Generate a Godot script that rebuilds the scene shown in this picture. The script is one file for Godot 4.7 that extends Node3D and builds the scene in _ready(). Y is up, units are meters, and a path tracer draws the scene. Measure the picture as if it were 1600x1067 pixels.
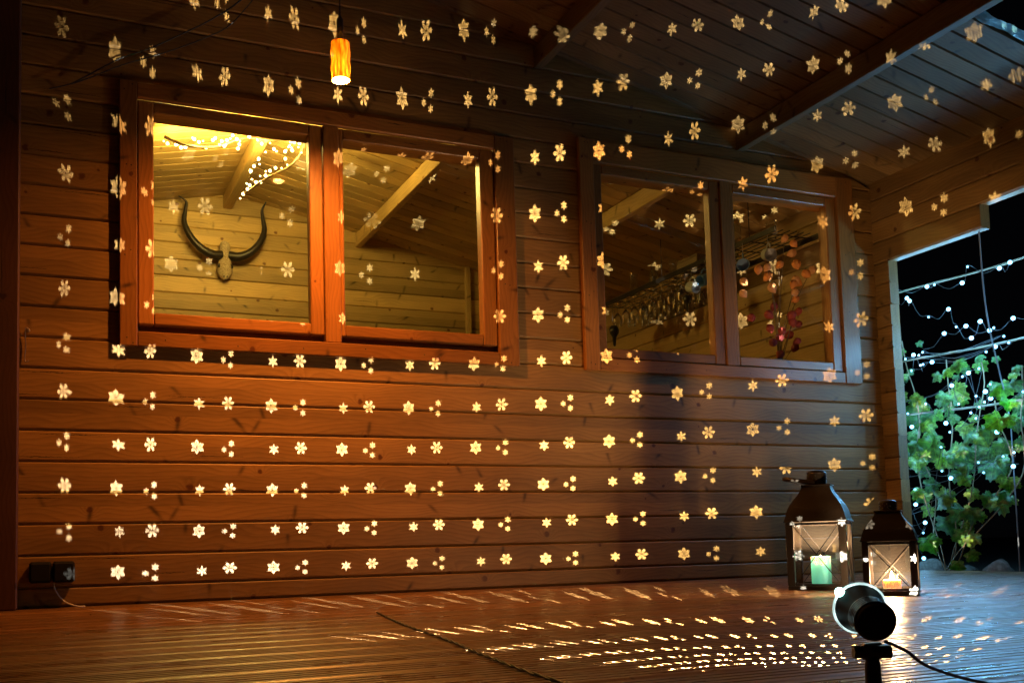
extends Node3D
# A log cabin's porch at night: x runs along the front wall, y is up, z comes out of the wall.

const PITCH := 0.1339            # height of one wall log
const SEAM0 := -0.133            # a seam between two logs of the front wall
const FLOOR := -0.215            # top of the deck
const RIDGE := Vector2(1.37, 2.883)
const SLOPE := 0.206
const SLIDE := Vector3(1.045, -0.10, 3.45)   # the light source inside the snowflake projector

var rng := RandomNumberGenerator.new()
var used := {}
var M := {}

# ---------------------------------------------------------------- mesh helpers
class MB:
	var v := PackedVector3Array()
	var n := PackedVector3Array()
	var t := PackedVector2Array()

	func tri(a: Vector3, b: Vector3, c: Vector3, na: Vector3, nb: Vector3, nc: Vector3, ua := Vector2.ZERO, ub := Vector2.ZERO, uc := Vector2.ZERO) -> void:
		var f := (b - a).cross(c - a)
		if f.length_squared() < 1e-18:
			return
		if f.dot(na + nb + nc) > 0.0:    # front faces run clockwise
			v.append_array([a, c, b]); n.append_array([na, nc, nb]); t.append_array([ua, uc, ub])
		else:
			v.append_array([a, b, c]); n.append_array([na, nb, nc]); t.append_array([ua, ub, uc])

	func quad(a: Vector3, b: Vector3, c: Vector3, d: Vector3, hint: Vector3, ua := Vector2.ZERO, ub := Vector2.ZERO, uc := Vector2.ZERO, ud := Vector2.ZERO) -> void:
		var f := (b - a).cross(c - a) + (c - a).cross(d - a)
		if f.length_squared() < 1e-20:
			return
		f = f.normalized()
		if f.dot(hint) < 0.0:
			f = -f
		tri(a, b, c, f, f, f, ua, ub, uc)
		tri(a, c, d, f, f, f, ua, uc, ud)

	func squad(a: Vector3, b: Vector3, c: Vector3, d: Vector3, na: Vector3, nb: Vector3, nc: Vector3, nd: Vector3, ua := Vector2.ZERO, ub := Vector2.ZERO, uc := Vector2.ZERO, ud := Vector2.ZERO) -> void:
		tri(a, b, c, na, nb, nc, ua, ub, uc)
		tri(a, c, d, na, nc, nd, ua, uc, ud)

	# a bar of rounded section along local x; profile points are (z, y) and run round the section
	func extrude(p: PackedVector2Array, x0: float, x1: float, off := Vector2.ZERO, xf := Transform3D(), end = null, ends := true) -> void:
		var mid := Vector2.ZERO
		for q in p:
			mid += q / p.size()
		var run := 0.0
		var m := p.size()
		for i in m:
			var q := p[i]
			var r := p[(i + 1) % m]
			var s := (r - q)
			var out := Vector2(s.y, -s.x)
			if out.dot((q + r) * 0.5 - mid) < 0.0:
				out = -out
			var e0: float = x1
			var e1: float = x1
			if end != null:
				e0 = end.call(q.y)
				e1 = end.call(r.y)
			var v0: float = off.y + run / 0.58
			run += s.length()
			var v1: float = off.y + run / 0.58
			quad(xf * Vector3(x0, q.y, q.x), xf * Vector3(e0, q.y, q.x), xf * Vector3(e1, r.y, r.x), xf * Vector3(x0, r.y, r.x), xf.basis * Vector3(0, out.y, out.x),
				Vector2(x0 / 4.8 + off.x, v0), Vector2(e0 / 4.8 + off.x, v0), Vector2(e1 / 4.8 + off.x, v1), Vector2(x0 / 4.8 + off.x, v1))
		if not ends:
			return
		var cap := Geometry2D.triangulate_polygon(p)
		for k in range(0, cap.size(), 3):
			for side in 2:
				var c := []
				for j in 3:
					var q: Vector2 = p[cap[k + j]]
					var x: float = x0
					if side == 1:
						x = end.call(q.y) if end != null else x1
					c.append(xf * Vector3(x, q.y, q.x))
				var h: Vector3 = xf.basis * Vector3(-1.0 if side == 0 else 1.0, 0, 0)
				var uu := []
				for j in 3:
					var q: Vector2 = p[cap[k + j]]
					uu.append(Vector2(q.x / 0.3 + off.x, q.y / 0.58 + off.y))
				tri(c[0], c[1], c[2], h, h, h, uu[0], uu[1], uu[2])

	# a box from a to b with all edges chamfered; grain along its longest side
	func bar(a: Vector3, b: Vector3, bev := 0.004, off := Vector2.ZERO, xf := Transform3D()) -> void:
		var s := b - a
		var o: Transform3D
		var l: float
		var w: float
		var h: float
		if s.x >= s.y and s.x >= s.z:
			o = Transform3D(Basis.IDENTITY, a); l = s.x; h = s.y; w = s.z
		elif s.y >= s.z:
			o = Transform3D(Basis(Vector3(0, 1, 0), Vector3(1, 0, 0), Vector3(0, 0, 1)), a); l = s.y; h = s.x; w = s.z
		else:
			o = Transform3D(Basis(Vector3(0, 0, 1), Vector3(0, 1, 0), Vector3(1, 0, 0)), a); l = s.z; h = s.y; w = s.x
		var e := minf(bev, minf(w, h) * 0.3)
		var p := PackedVector2Array([Vector2(e, 0), Vector2(w - e, 0), Vector2(w, e), Vector2(w, h - e), Vector2(w - e, h), Vector2(e, h), Vector2(0, h - e), Vector2(0, e)])
		var c := Vector2(w, h) * 0.5
		var k := Vector2(1.0 - 2.0 * e / w, 1.0 - 2.0 * e / h)
		var g := xf * o
		var rings := [[0.0, true], [e, false], [l - e, false], [l, true]]
		var at := func(ring: int, i: int) -> Vector3:
			var q := p[i % 8]
			if rings[ring][1]:
				q = c + (q - c) * k
			return g * Vector3(rings[ring][0], q.y, q.x)
		var run := 0.0
		for i in 8:
			var s2 := p[(i + 1) % 8] - p[i]
			var out := Vector2(s2.y, -s2.x)
			if out.dot((p[i] + p[(i + 1) % 8]) * 0.5 - c) < 0.0:
				out = -out
			var v0: float = off.y + run / 0.58
			run += s2.length()
			var v1: float = off.y + run / 0.58
			for r in 3:
				var u0: float = rings[r][0] / 4.8 + off.x
				var u1: float = rings[r + 1][0] / 4.8 + off.x
				quad(at.call(r, i), at.call(r + 1, i), at.call(r + 1, i + 1), at.call(r, i + 1), g.basis * Vector3(float(r - 1) * 0.02, out.y, out.x).normalized(), Vector2(u0, v0), Vector2(u1, v0), Vector2(u1, v1), Vector2(u0, v1))
		for r in [0, 3]:
			var hint: Vector3 = g.basis * Vector3(-1.0 if r == 0 else 1.0, 0, 0)
			for i in range(1, 7):
				quad(at.call(r, 0), at.call(r, i), at.call(r, i + 1), at.call(r, 0), hint, Vector2(off.x, off.y), Vector2(off.x + 0.01, off.y + p[i].y), Vector2(off.x + 0.01, off.y + p[i + 1].y), Vector2(off.x, off.y))

	# profile of (radius, y), turned round y
	func lathe(p: PackedVector2Array, seg := 24, xf := Transform3D(), smooth := true) -> void:
		for i in p.size() - 1:
			for j in seg:
				var a0 := TAU * j / seg
				var a1 := TAU * (j + 1) / seg
				var am := (a0 + a1) * 0.5
				var q: Array[Vector3] = []
				var w: Array[Vector3] = []
				for k in [[i, a0], [i, a1], [i + 1, a1], [i + 1, a0]]:
					var pt: Vector2 = p[k[0]]
					q.append(xf * Vector3(pt.x * cos(k[1]), pt.y, pt.x * sin(k[1])))
					var d: Vector2 = p[i + 1] - p[i]
					if smooth:
						var lo: Vector2 = p[maxi(k[0] - 1, 0)]
						var hi: Vector2 = p[mini(k[0] + 1, p.size() - 1)]
						var d2: Vector2 = hi - lo
						if d2.length() > 1e-7 and absf(d2.angle_to(d)) < 0.75:
							d = d2
					var nn := Vector2(d.y, -d.x).normalized()
					var an: float = k[1] if smooth else am
					w.append((xf.basis * Vector3(nn.x * cos(an), nn.y, nn.x * sin(an))).normalized())
				var u0 := float(j) / seg
				var u1 := float(j + 1) / seg
				squad(q[0], q[1], q[2], q[3], w[0], w[1], w[2], w[3], Vector2(u0, p[i].y * 4.0), Vector2(u1, p[i].y * 4.0), Vector2(u1, p[i + 1].y * 4.0), Vector2(u0, p[i + 1].y * 4.0))

	func ball(at: Vector3, r: float, seg := 12, squash := Vector3.ONE) -> void:
		var p := PackedVector2Array()
		var h := maxi(seg / 2, 4)
		for i in h + 1:
			var a := -PI / 2 + PI * i / h
			p.append(Vector2(cos(a), sin(a)))
		lathe(p, seg, Transform3D(Basis.from_scale(squash * r), at))

	func tube(path: Array, radii, seg := 8, capped := true) -> void:
		var up := Vector3.UP
		var prev := []
		var pn := []
		for i in path.size():
			var d: Vector3 = path[mini(i + 1, path.size() - 1)] - path[maxi(i - 1, 0)]
			d = d.normalized()
			if absf(d.dot(up)) > 0.95:
				up = Vector3(1, 0, 0.2).normalized()
			var x := up.cross(d).normalized()
			var y := d.cross(x).normalized()
			up = y
			var r: float = radii[i] if radii is Array else radii
			var ring := []
			var rn := []
			for j in seg + 1:
				var a := TAU * j / seg
				var o := x * cos(a) + y * sin(a)
				ring.append(path[i] + o * r)
				rn.append(o)
			if i > 0:
				for j in seg:
					var u0 := 0.05 * i
					squad(prev[j], prev[j + 1], ring[j + 1], ring[j], pn[j], pn[j + 1], rn[j + 1], rn[j], Vector2(u0 - 0.05, float(j) / seg), Vector2(u0 - 0.05, float(j + 1) / seg), Vector2(u0, float(j + 1) / seg), Vector2(u0, float(j) / seg))
			if capped and (i == 0 or i == path.size() - 1):
				var h: Vector3 = -d if i == 0 else d
				for j in seg:
					tri(path[i], ring[j], ring[j + 1], h, h, h)
			prev = ring
			pn = rn

	func done() -> ArrayMesh:
		var a := []
		a.resize(Mesh.ARRAY_MAX)
		a[Mesh.ARRAY_VERTEX] = v
		a[Mesh.ARRAY_NORMAL] = n
		a[Mesh.ARRAY_TEX_UV] = t
		var m := ArrayMesh.new()
		m.add_surface_from_arrays(Mesh.PRIMITIVE_TRIANGLES, a)
		return m

# ---------------------------------------------------------------- object helpers
func numbered(called: String, parent: Node) -> String:
	var key := "%d/%s" % [parent.get_instance_id(), called]
	var k: int = used.get(key, 0)
	used[key] = k + 1
	return called if k == 0 else "%s_%03d" % [called, k]

func put(called: String, mesh: Mesh, mat: Material, parent: Node = self, xf := Transform3D()) -> MeshInstance3D:
	var o := MeshInstance3D.new()
	o.name = numbered(called, parent)
	o.mesh = mesh
	o.material_override = mat
	o.transform = xf
	parent.add_child(o, true)
	return o

func node(called: String, parent: Node = self, at := Vector3.ZERO, turn := 0.0) -> Node3D:
	var o := Node3D.new()
	o.name = numbered(called, parent)
	parent.add_child(o, true)
	o.position = at
	o.rotation.y = turn
	return o

func tag(o: Node, label: String, category: String, group := "") -> Node:
	o.set_meta("label", label)
	o.set_meta("category", category)
	if group:
		o.set_meta("group", group)
	return o

func lin(r: float, g: float, b: float) -> Color:
	return Color(r, g, b).linear_to_srgb()

func off() -> Vector2:
	return Vector2(rng.randf(), float(rng.randi() % 4) * 0.25 + 0.01)

func roof_y(x: float) -> float:
	return RIDGE.y - SLOPE * absf(x - RIDGE.x)

func omni(called: String, parent: Node, at: Vector3, color: Color, energy: float, size: float) -> void:
	var l := OmniLight3D.new()
	l.name = called
	l.light_color = color
	l.light_energy = energy
	l.light_size = size
	l.omni_range = 12.0
	l.omni_attenuation = 2.0
	l.shadow_enabled = true
	parent.add_child(l, true)
	l.position = at

# ---------------------------------------------------------------- materials
func tex(im: Image) -> ImageTexture:
	return ImageTexture.create_from_image(im)

# four rows of sawn pine with wavy rings and knots, seamless along the grain
func wood_image(w: int, h: int, sd: int, contrast: float) -> Image:
	var nz := FastNoiseLite.new()
	nz.seed = sd; nz.noise_type = FastNoiseLite.TYPE_SIMPLEX_SMOOTH; nz.frequency = 1.0; nz.fractal_octaves = 2
	var fine := FastNoiseLite.new()
	fine.seed = sd + 7; fine.noise_type = FastNoiseLite.TYPE_SIMPLEX; fine.frequency = 1.0; fine.fractal_octaves = 1
	var r := RandomNumberGenerator.new()
	r.seed = sd
	var im := Image.create(w, h, false, Image.FORMAT_RGB8)
	var rows := 4
	for row in rows:
		var knots := []
		for k in 6:
			knots.append(Vector3((k + r.randf_range(0.1, 0.9)) / 6.0, r.randf_range(0.05, 0.95), r.randf_range(0.03, 0.11)))
		var flecks := []
		for k in 9:
			flecks.append([r.randf(), r.randf(), r.randf_range(-1.1, 1.1), r.randf_range(0.12, 0.34), r.randf_range(0.18, 0.48)])
		var cracks := []
		for k in 2:
			cracks.append([r.randf_range(0.1, 0.85), r.randf_range(0.2, 0.8), r.randf_range(0.012, 0.04)])
		var lean := r.randf_range(-0.3, 0.3)
		var tone := r.randf_range(0.86, 1.0)
		for yy in h / rows:
			var y := row * (h / rows) + yy
			var tv := float(yy) / (h / rows)
			for x in w:
				var u := float(x) / w
				var ca := cos(TAU * u)
				var sa := sin(TAU * u)
				var warp := nz.get_noise_3d(ca * 1.7, sa * 1.7 + row * 9.0, tv * 0.6)
				var phase := (tv + lean) * 7.0 + warp * 2.2
				var dark := 0.0
				var streak0 := fine.get_noise_3d(ca * 30.0, sa * 30.0 + row * 30.0, tv * 8.0)
				for k: Vector3 in knots:
					var dx := absf(u - k.x)
					if dx < 0.05:
						dx *= 33.0
						var dy := tv - k.y
						var d2 := (dx * dx + dy * dy) / (k.z * k.z)
						phase += 2.6 * exp(-d2 * 0.16)
						if d2 < 4.0:
							dark = maxf(dark, clampf(1.4 - d2 + 0.5 * streak0, 0.0, 1.0))
				var ring := phase - floorf(phase)
				ring = ring * ring * (1.0 if ring < 0.85 else (1.0 - ring) / 0.15)
				var streak := fine.get_noise_3d(ca * 9.0, sa * 9.0 + row * 30.0, tv * 34.0)
				var k2 := tone * (1.0 - contrast * 0.55 * ring + 0.10 * warp) + 0.09 * streak * contrast * 2.0
				k2 = clampf(k2, 0.15, 1.0)
				var warm := 0.10 * ring * contrast
				var c := Color(k2, k2 - warm, k2 - warm * 2.2)
				for f in flecks:
					var fx: float = absf(u - f[0])
					if fx < 0.02:
						var du: float = (u - f[0]) * 33.0
						var dv: float = tv - f[1]
						var across: float = du * cos(f[2]) - dv * sin(f[2]) + 0.05 * warp
						var along: float = du * sin(f[2]) + dv * cos(f[2])
						var g: float = exp(-across * across / 0.0035 - along * along / (f[3] * f[3]))
						k2 *= 1.0 - f[4] * g
						c = Color(k2, k2 - warm, k2 - warm * 2.2)
				for f in cracks:
					if absf(u - f[0]) < f[2] and absf(tv - f[1] - 0.012 * streak0) < 0.012 * (1.0 - absf(u - f[0]) / f[2]):
						c = c.darkened(0.55)
				if dark > 0.0:
					c = c.lerp(Color(0.46, 0.31, 0.21), dark * 0.75)
				im.set_pixel(x, y, c)
	return im

func wood(c: Color, rough: float, texture: Texture2D, coat := 0.0, relief := true) -> StandardMaterial3D:
	var m := StandardMaterial3D.new()
	m.albedo_color = c
	m.albedo_texture = texture
	m.roughness = rough
	m.metallic_specular = 0.45
	m.heightmap_enabled = relief
	m.heightmap_texture = texture
	m.heightmap_scale = 0.12
	if coat > 0.0:
		m.clearcoat_enabled = true
		m.clearcoat = coat
		m.clearcoat_roughness = 0.25
	return m

func plain(c: Color, rough := 0.6, metal := 0.0) -> StandardMaterial3D:
	var m := StandardMaterial3D.new()
	m.albedo_color = c
	m.roughness = rough
	m.metallic = metal
	return m

func glow(c: Color, strength: float) -> StandardMaterial3D:
	var m := StandardMaterial3D.new()
	m.albedo_color = Color(0.9, 0.9, 0.9)
	m.roughness = 0.4
	m.emission_enabled = true
	m.emission = c
	m.emission_energy_multiplier = strength
	return m

func pane_mat(a := 0.0) -> StandardMaterial3D:
	var m := StandardMaterial3D.new()
	m.transparency = BaseMaterial3D.TRANSPARENCY_ALPHA
	m.albedo_color = Color(1, 1, 1, a)
	m.roughness = 0.02
	m.metallic_specular = 0.5
	return m

func noise_tex(freq: float, lo: Color, hi: Color, sd: int, normal := false) -> NoiseTexture2D:
	var t := NoiseTexture2D.new()
	t.width = 512
	t.height = 512
	t.seamless = true
	var nz := FastNoiseLite.new()
	nz.seed = sd
	nz.frequency = freq
	nz.fractal_octaves = 4
	t.noise = nz
	if normal:
		t.as_normal_map = true
		t.bump_strength = 4.0
	else:
		var g := Gradient.new()
		g.set_color(0, lo)
		g.set_color(1, hi)
		t.color_ramp = g
	return t

func make_materials() -> void:
	var wt := tex(wood_image(1536, 384, 11, 0.25))
	var wp := tex(wood_image(1024, 384, 23, 0.16))
	M.wall = []; M.roof = []; M.inner = []; M.deck = []; M.frame = []; M.lining = []
	var wet := noise_tex(0.012, Color(0.22, 0.22, 0.22), Color(0.5, 0.5, 0.5), 5)
	for k in 4:
		var s: float = [1.0, 0.80, 1.16, 0.91][k]
		M.wall.append(wood(lin(0.33 * s, 0.185 * s, 0.052 * s), 0.5, wt))
		M.roof.append(wood(lin(0.23 * s, 0.145 * s, 0.055 * s), 0.6, wt, 0.0, false))
		M.inner.append(wood(lin(0.55 * s, 0.37 * s, 0.13 * s), 0.55, wp, 0.0, false))
		M.lining.append(wood(lin(0.46 * s, 0.29 * s, 0.11 * s), 0.55, wp, 0.0, false))
		M.frame.append(wood(lin(0.36 * s, 0.155 * s, 0.034 * s), 0.38, wt, 0.25))
		var d := wood(lin(0.23 * s, 0.118 * s, 0.040 * s), 1.0, wt)
		d.heightmap_scale = 0.04
		d.metallic_specular = 0.4
		d.roughness_texture = wet
		d.roughness_texture_channel = BaseMaterial3D.TEXTURE_CHANNEL_RED
		d.uv1_scale = Vector3(2.5, 1, 1)
		M.deck.append(d)
	M.post = wood(lin(0.085, 0.03, 0.013), 0.6, wt)  # dark tone stands for the shade the post is in
	M.pane = pane_mat()
	M.dusty = pane_mat(0.008)
	M.socket = plain(lin(0.012, 0.012, 0.013), 0.8)
	M.socket.metallic_specular = 0.2
	M.black = plain(lin(0.012, 0.012, 0.013), 0.42)
	M.cord = plain(lin(0.015, 0.015, 0.016), 0.5)
	M.white_cord = plain(lin(0.5, 0.48, 0.45), 0.5)
	M.iron = plain(lin(0.022, 0.018, 0.015), 0.45, 0.35)
	M.iron.roughness_texture = noise_tex(0.03, Color(0.6, 0.6, 0.6), Color(1, 1, 1), 9)
	M.steel = plain(lin(0.45, 0.43, 0.40), 0.3, 1.0)
	M.soil = plain(lin(0.03, 0.022, 0.015), 0.95)
	M.soil.albedo_texture = noise_tex(0.02, Color(0.55, 0.5, 0.45), Color(1, 1, 1), 3)
	M.soil.uv1_triplanar = true
	M.stone = plain(lin(0.24, 0.22, 0.2), 0.85)
	M.stone.albedo_texture = noise_tex(0.02, Color(0.5, 0.48, 0.45), Color(1, 1, 1), 31)
	M.stone.uv1_triplanar = true
	M.stone.uv1_scale = Vector3(3, 3, 3)
	M.horn = plain(lin(0.016, 0.012, 0.009), 0.42)
	M.bone = plain(lin(0.62, 0.54, 0.38), 0.7)
	M.bone.albedo_texture = noise_tex(0.02, Color(0.6, 0.52, 0.42), Color(1, 1, 1), 41)
	M.bone.uv1_triplanar = true
	M.bone.uv1_scale = Vector3(6, 6, 6)
	M.glass = StandardMaterial3D.new()
	M.glass.albedo_color = Color(0.96, 0.98, 1.0, 0.0)
	M.glass.roughness = 0.02
	M.glass.refraction_enabled = true
	M.glass.refraction_scale = 0.05
	M.cane = plain(lin(0.15, 0.12, 0.075), 0.6)
	M.cane.albedo_texture = wp
	M.twine = plain(lin(0.13, 0.14, 0.16), 0.7)
	M.stem = plain(lin(0.16, 0.11, 0.06), 0.75)
	M.bark = plain(lin(0.22, 0.15, 0.08), 0.85)
	M.glow_bead = glow(lin(0.22, 0.66, 1.0), 4.5)
	M.led_small = glow(lin(0.18, 0.60, 1.0), 3.0)
	M.warm_led = glow(lin(1.0, 0.74, 0.30), 9.0)

# ---------------------------------------------------------------- the scene
func _ready() -> void:
	rng.seed = 5
	var cam := Camera3D.new()
	cam.name = "camera"
	cam.projection = Camera3D.PROJECTION_FRUSTUM
	cam.near = 0.05
	cam.far = 300.0
	cam.size = 0.05 * 2.0 * 0.348470
	cam.frustum_offset = Vector2(0.06203, 0.13743) * 0.05
	add_child(cam)
	cam.transform = Transform3D(Basis(Vector3(0.92430747, -0.02457749, 0.38085647), Vector3(-0.00471113, 0.99711348, 0.07577942), Vector3(-0.38161959, -0.07183775, 0.92152364)).orthonormalized(), Vector3(0, 0, 4.5))
	cam.current = true
	var env := Environment.new()
	env.background_mode = Environment.BG_SKY
	var sky := Sky.new()
	var sm := ProceduralSkyMaterial.new()
	sm.sky_top_color = Color(0.010, 0.013, 0.020)
	sm.sky_horizon_color = Color(0.016, 0.018, 0.024)
	sm.ground_bottom_color = Color(0.008, 0.008, 0.008)
	sm.ground_horizon_color = Color(0.012, 0.012, 0.014)
	sky.sky_material = sm
	env.sky = sky
	env.background_energy_multiplier = 0.6
	env.tonemap_mode = Environment.TONE_MAPPER_LINEAR
	env.tonemap_exposure = 1.0
	env.sdfgi_enabled = true
	env.ssao_enabled = true
	env.ssil_enabled = true
	var we := WorldEnvironment.new()
	we.name = "night"
	we.environment = env
	add_child(we)
	make_materials()
	build_ground()
	build_cabin()
	build_pendant()
	build_projector()
	build_lanterns()
	build_garden()
	build_inside()
	build_small_things()

# ---------------------------------------------------------------- ground and deck
func build_ground() -> void:
	var g := MB.new()
	var nz := FastNoiseLite.new()
	nz.seed = 4
	nz.frequency = 0.9
	var at := func(i: int, j: int) -> Vector3:
		var x := -60.0 + 120.0 * i / 60.0
		var z := -60.0 + 120.0 * j / 60.0
		if i > 25 and i < 45 and j > 25 and j < 45:
			pass
		return Vector3(x, -0.27 + 0.02 * nz.get_noise_2d(x, z), z)
	for i in 60:
		for j in 60:
			g.quad(at.call(i, j), at.call(i + 1, j), at.call(i + 1, j + 1), at.call(i, j + 1), Vector3.UP)
	put("ground", g.done(), M.soil).set_meta("kind", "structure")
	var deck := node("deck")
	deck.set_meta("kind", "structure")
	# ribbed boards along x; each with seven ribs
	var w := 0.1445
	var ribs := 5
	var p := PackedVector2Array()
	var z0 := 0.0
	var edge := 0.004
	var step := (w - 0.004 - 2 * edge) / ribs
	p.append(Vector2(0, -0.03))
	p.append(Vector2(0, -0.003))
	for k in ribs:
		var z := edge + k * step
		p.append(Vector2(z, 0))
		p.append(Vector2(z + step * 0.70, 0))
		if k < ribs - 1:
			p.append(Vector2(z + step * 0.76, -0.0045))
			p.append(Vector2(z + step * 0.94, -0.0045))
	p.append(Vector2(w - 0.004, -0.003))
	p.append(Vector2(w - 0.004, -0.03))
	for row in 45:
		var z := -0.02 + row * w
		if row == 0:
			z = 0.0
		var cut := rng.randf_range(-1.8, 4.0) if row % 3 == 1 else -9.0
		var spans := [[-2.2, cut - 0.002], [cut + 0.002, 5.0]] if cut > -2.0 else [[-2.2, 5.0]]
		for s in spans:
			var b := MB.new()
			var dip := rng.randf_range(-0.0012, 0.0)
			b.extrude(p, s[0], s[1], off(), Transform3D(Basis.IDENTITY, Vector3(0, FLOOR + dip, z)))
			put("deck_board", b.done(), M.deck[rng.randi() % 4], deck)
	var e := MB.new()
	e.bar(Vector3(-2.2, FLOOR - 0.05, 0.0), Vector3(5.0, FLOOR - 0.031, 6.5), 0.004)
	put("deck_frame", e.done(), M.soil, deck)

# ---------------------------------------------------------------- cabin
func log_profile(h := PITCH) -> PackedVector2Array:
	return PackedVector2Array([Vector2(-0.07, 0.0), Vector2(-0.015, 0.0), Vector2(-0.013, 0.001), Vector2(-0.001, 0.0105), Vector2(0, 0.0125), Vector2(0, h - 0.006), Vector2(-0.0022, h - 0.0022), Vector2(-0.0065, h - 0.0006), Vector2(-0.07, h - 0.0006)])

func build_cabin() -> void:
	var cabin := node("log_cabin")
	tag(cabin, "brown wooden log cabin with two double windows and a porch roof", "building")
	# front wall
	var wall := node("front_wall", cabin)
	var holes := [[0.345, 2.165, 0.955, 2.08], [2.705, 4.485, 0.955, 2.09]]
	for row in range(-1, 24):
		var y0 := SEAM0 + row * PITCH
		var y1 := y0 + PITCH
		var prof := log_profile()
		if row == -1:
			y0 = FLOOR
			prof = log_profile(SEAM0 - FLOOR)
		if y0 > 2.9:
			break
		var spans := [[-1.95, 4.737]]
		for hole in holes:
			if y1 > hole[2] + 0.02 and y0 < hole[3] - 0.02:
				var next := []
				for s in spans:
					if s[0] < hole[0] and s[1] > hole[1]:
						next.append([s[0], hole[0]])
						next.append([hole[1], s[1]])
					else:
						next.append(s)
				spans = next
		for s in spans:
			var b := MB.new()
			var xf := Transform3D(Basis.IDENTITY, Vector3(0, y0, rng.randf_range(-0.0015, 0.0015)))
			if y1 > roof_y(4.75) - 0.02:
				var x0: float = RIDGE.x - (RIDGE.y - y0) / SLOPE
				var cap: float = s[1]
				var edge := func(y: float) -> float: return minf(cap, RIDGE.x + maxf(RIDGE.y + 0.02 - y - y0, 0.0) / SLOPE)
				b.extrude(prof, maxf(s[0], minf(x0, 1.0)), s[1], off(), xf, edge)
			else:
				b.extrude(prof, s[0], s[1], off(), xf)
			put("log_board", b.done(), M.wall[rng.randi() % 4], wall)
	# side wall on the right: stubs below, a stepped header above
	var side := node("side_wall", cabin)
	for row in range(-1, 19):
		var y0 := SEAM0 + (row + 0.5) * PITCH
		if row == -1:
			y0 = FLOOR
		var h := PITCH if row > -1 else SEAM0 + 0.5 * PITCH - FLOOR
		var z1 := 0.111 + rng.randf_range(-0.003, 0.003)
		if y0 > 1.62:
			z1 = 0.755
		if y0 > 1.76:
			z1 = 1.44
		if y0 > roof_y(4.75) - 0.03:
			break
		if y0 + h > roof_y(4.75):
			h = roof_y(4.75) - y0 + 0.01
		# local x of the log runs along z; its outer face looks to -x
		var xf := Transform3D(Basis(Vector3(0, 0, 1), Vector3(0, 1, 0), Vector3(-1, 0, 0)), Vector3(4.738, y0, 0))
		var b := MB.new()
		var pr := log_profile(h)
		b.extrude(pr, -0.068, z1, off(), xf)
		put("side_log", b.done(), M.wall[rng.randi() % 4], side)
		# lining of the room behind it
		var c := MB.new()
		c.extrude(log_profile(h), -3.3, -0.0715, off(), Transform3D(xf.basis, Vector3(4.70, y0, 0)))
		put("lining_board", c.done(), M.lining[rng.randi() % 4], side)
	var far := node("far_side_wall", cabin)
	for row in range(-1, 19):
		var y0 := SEAM0 + (row + 0.5) * PITCH
		if y0 > roof_y(-1.9) - 0.03:
			break
		var b := MB.new()
		b.extrude(log_profile(), -3.3, -0.0715, off(), Transform3D(Basis(Vector3(0, 0, -1), Vector3(0, 1, 0), Vector3(1, 0, 0)), Vector3(-1.9, y0, -3.3715)))
		put("lining_board", b.done(), M.lining[rng.randi() % 4], far)
	# back wall of the room
	var back := node("back_wall", cabin)
	for row in range(-1, 24):
		var y0 := SEAM0 + row * PITCH + 0.03
		if y0 > RIDGE.y:
			break
		var half := (RIDGE.y + 0.02 - y0) / SLOPE
		var b := MB.new()
		var edge := func(y: float) -> float: return minf(4.735, RIDGE.x + maxf(RIDGE.y + 0.02 - y - y0, 0.0) / SLOPE)
		b.extrude(log_profile(), maxf(-1.95, RIDGE.x - half), 4.735, off(), Transform3D(Basis.IDENTITY, Vector3(0, y0, -3.3)), edge)
		put("lining_board", b.done(), M.inner[rng.randi() % 4], back)
	var strip := MB.new()
	strip.bar(Vector3(3.40, -0.1, -3.3), Vector3(3.445, 2.455, -3.262), 0.003, off())
	put("cover_strip", strip.done(), M.inner[2], back)
	var fl := MB.new()
	fl.bar(Vector3(-1.9, -0.16, -3.3), Vector3(4.7, -0.1, -0.075), 0.002, off())
	put("room_floor", fl.done(), M.roof[1], cabin)
	# roof: planks run down the slope, purlins along z
	var roof := node("roof", cabin)
	var pitch := 0.1165
	var pp := PackedVector2Array([Vector2(0.0, 0.022), Vector2(0.0, 0.011), Vector2(0.006, 0.0), Vector2(pitch - 0.008, 0.0), Vector2(pitch - 0.002, 0.011), Vector2(pitch - 0.002, 0.022)])
	for side_sign in [1.0, -1.0]:
		var ang := atan(SLOPE)
		var len: float = 3.70 if side_sign > 0.0 else 3.45
		var ux := Vector3(side_sign * cos(ang), -sin(ang), 0)
		var basis := Basis(ux, Vector3(0, 1, 0), Vector3(0, 0, 1))
		for k in range(-33, 8):
			var z := 0.5 + (k - 0) * pitch
			if z < -3.36:
				continue
			var b := MB.new()
			var inside := z < -0.10
			b.extrude(pp, 0.0, len, off(), Transform3D(basis, Vector3(RIDGE.x, RIDGE.y, z)))
			put("roof_plank", b.done(), (M.inner if inside else M.roof)[rng.randi() % 4], roof)
		var u := MB.new()
		var sq := PackedVector2Array([Vector2(-3.5, 0.024), Vector2(1.432, 0.024), Vector2(1.432, 0.06), Vector2(-3.5, 0.06)])
		u.extrude(sq, 0.0, len + 0.04, Vector2.ZERO, Transform3D(basis, Vector3(RIDGE.x, RIDGE.y, 0)))
		put("roofing_felt", u.done(), M.black, roof)
	for q in [[1.30, 1.37, 2.757, -3.3, 1.7], [2.40, 2.452, 2.545, -3.3, 1.75], [3.72, 3.772, 2.268, -3.3, 1.75]]:
		for part in 2:
			var b := MB.new()
			var top := roof_y(q[1]) - 0.0005
			var a := Vector3(q[0], q[2], -3.3 if part == 0 else -0.03)
			b.bar(a, Vector3(q[1], top, -0.03 if part == 0 else q[4]), 0.004, off())
			put("purlin", b.done(), M.inner[0] if part == 0 else M.roof[1], roof)
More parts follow.
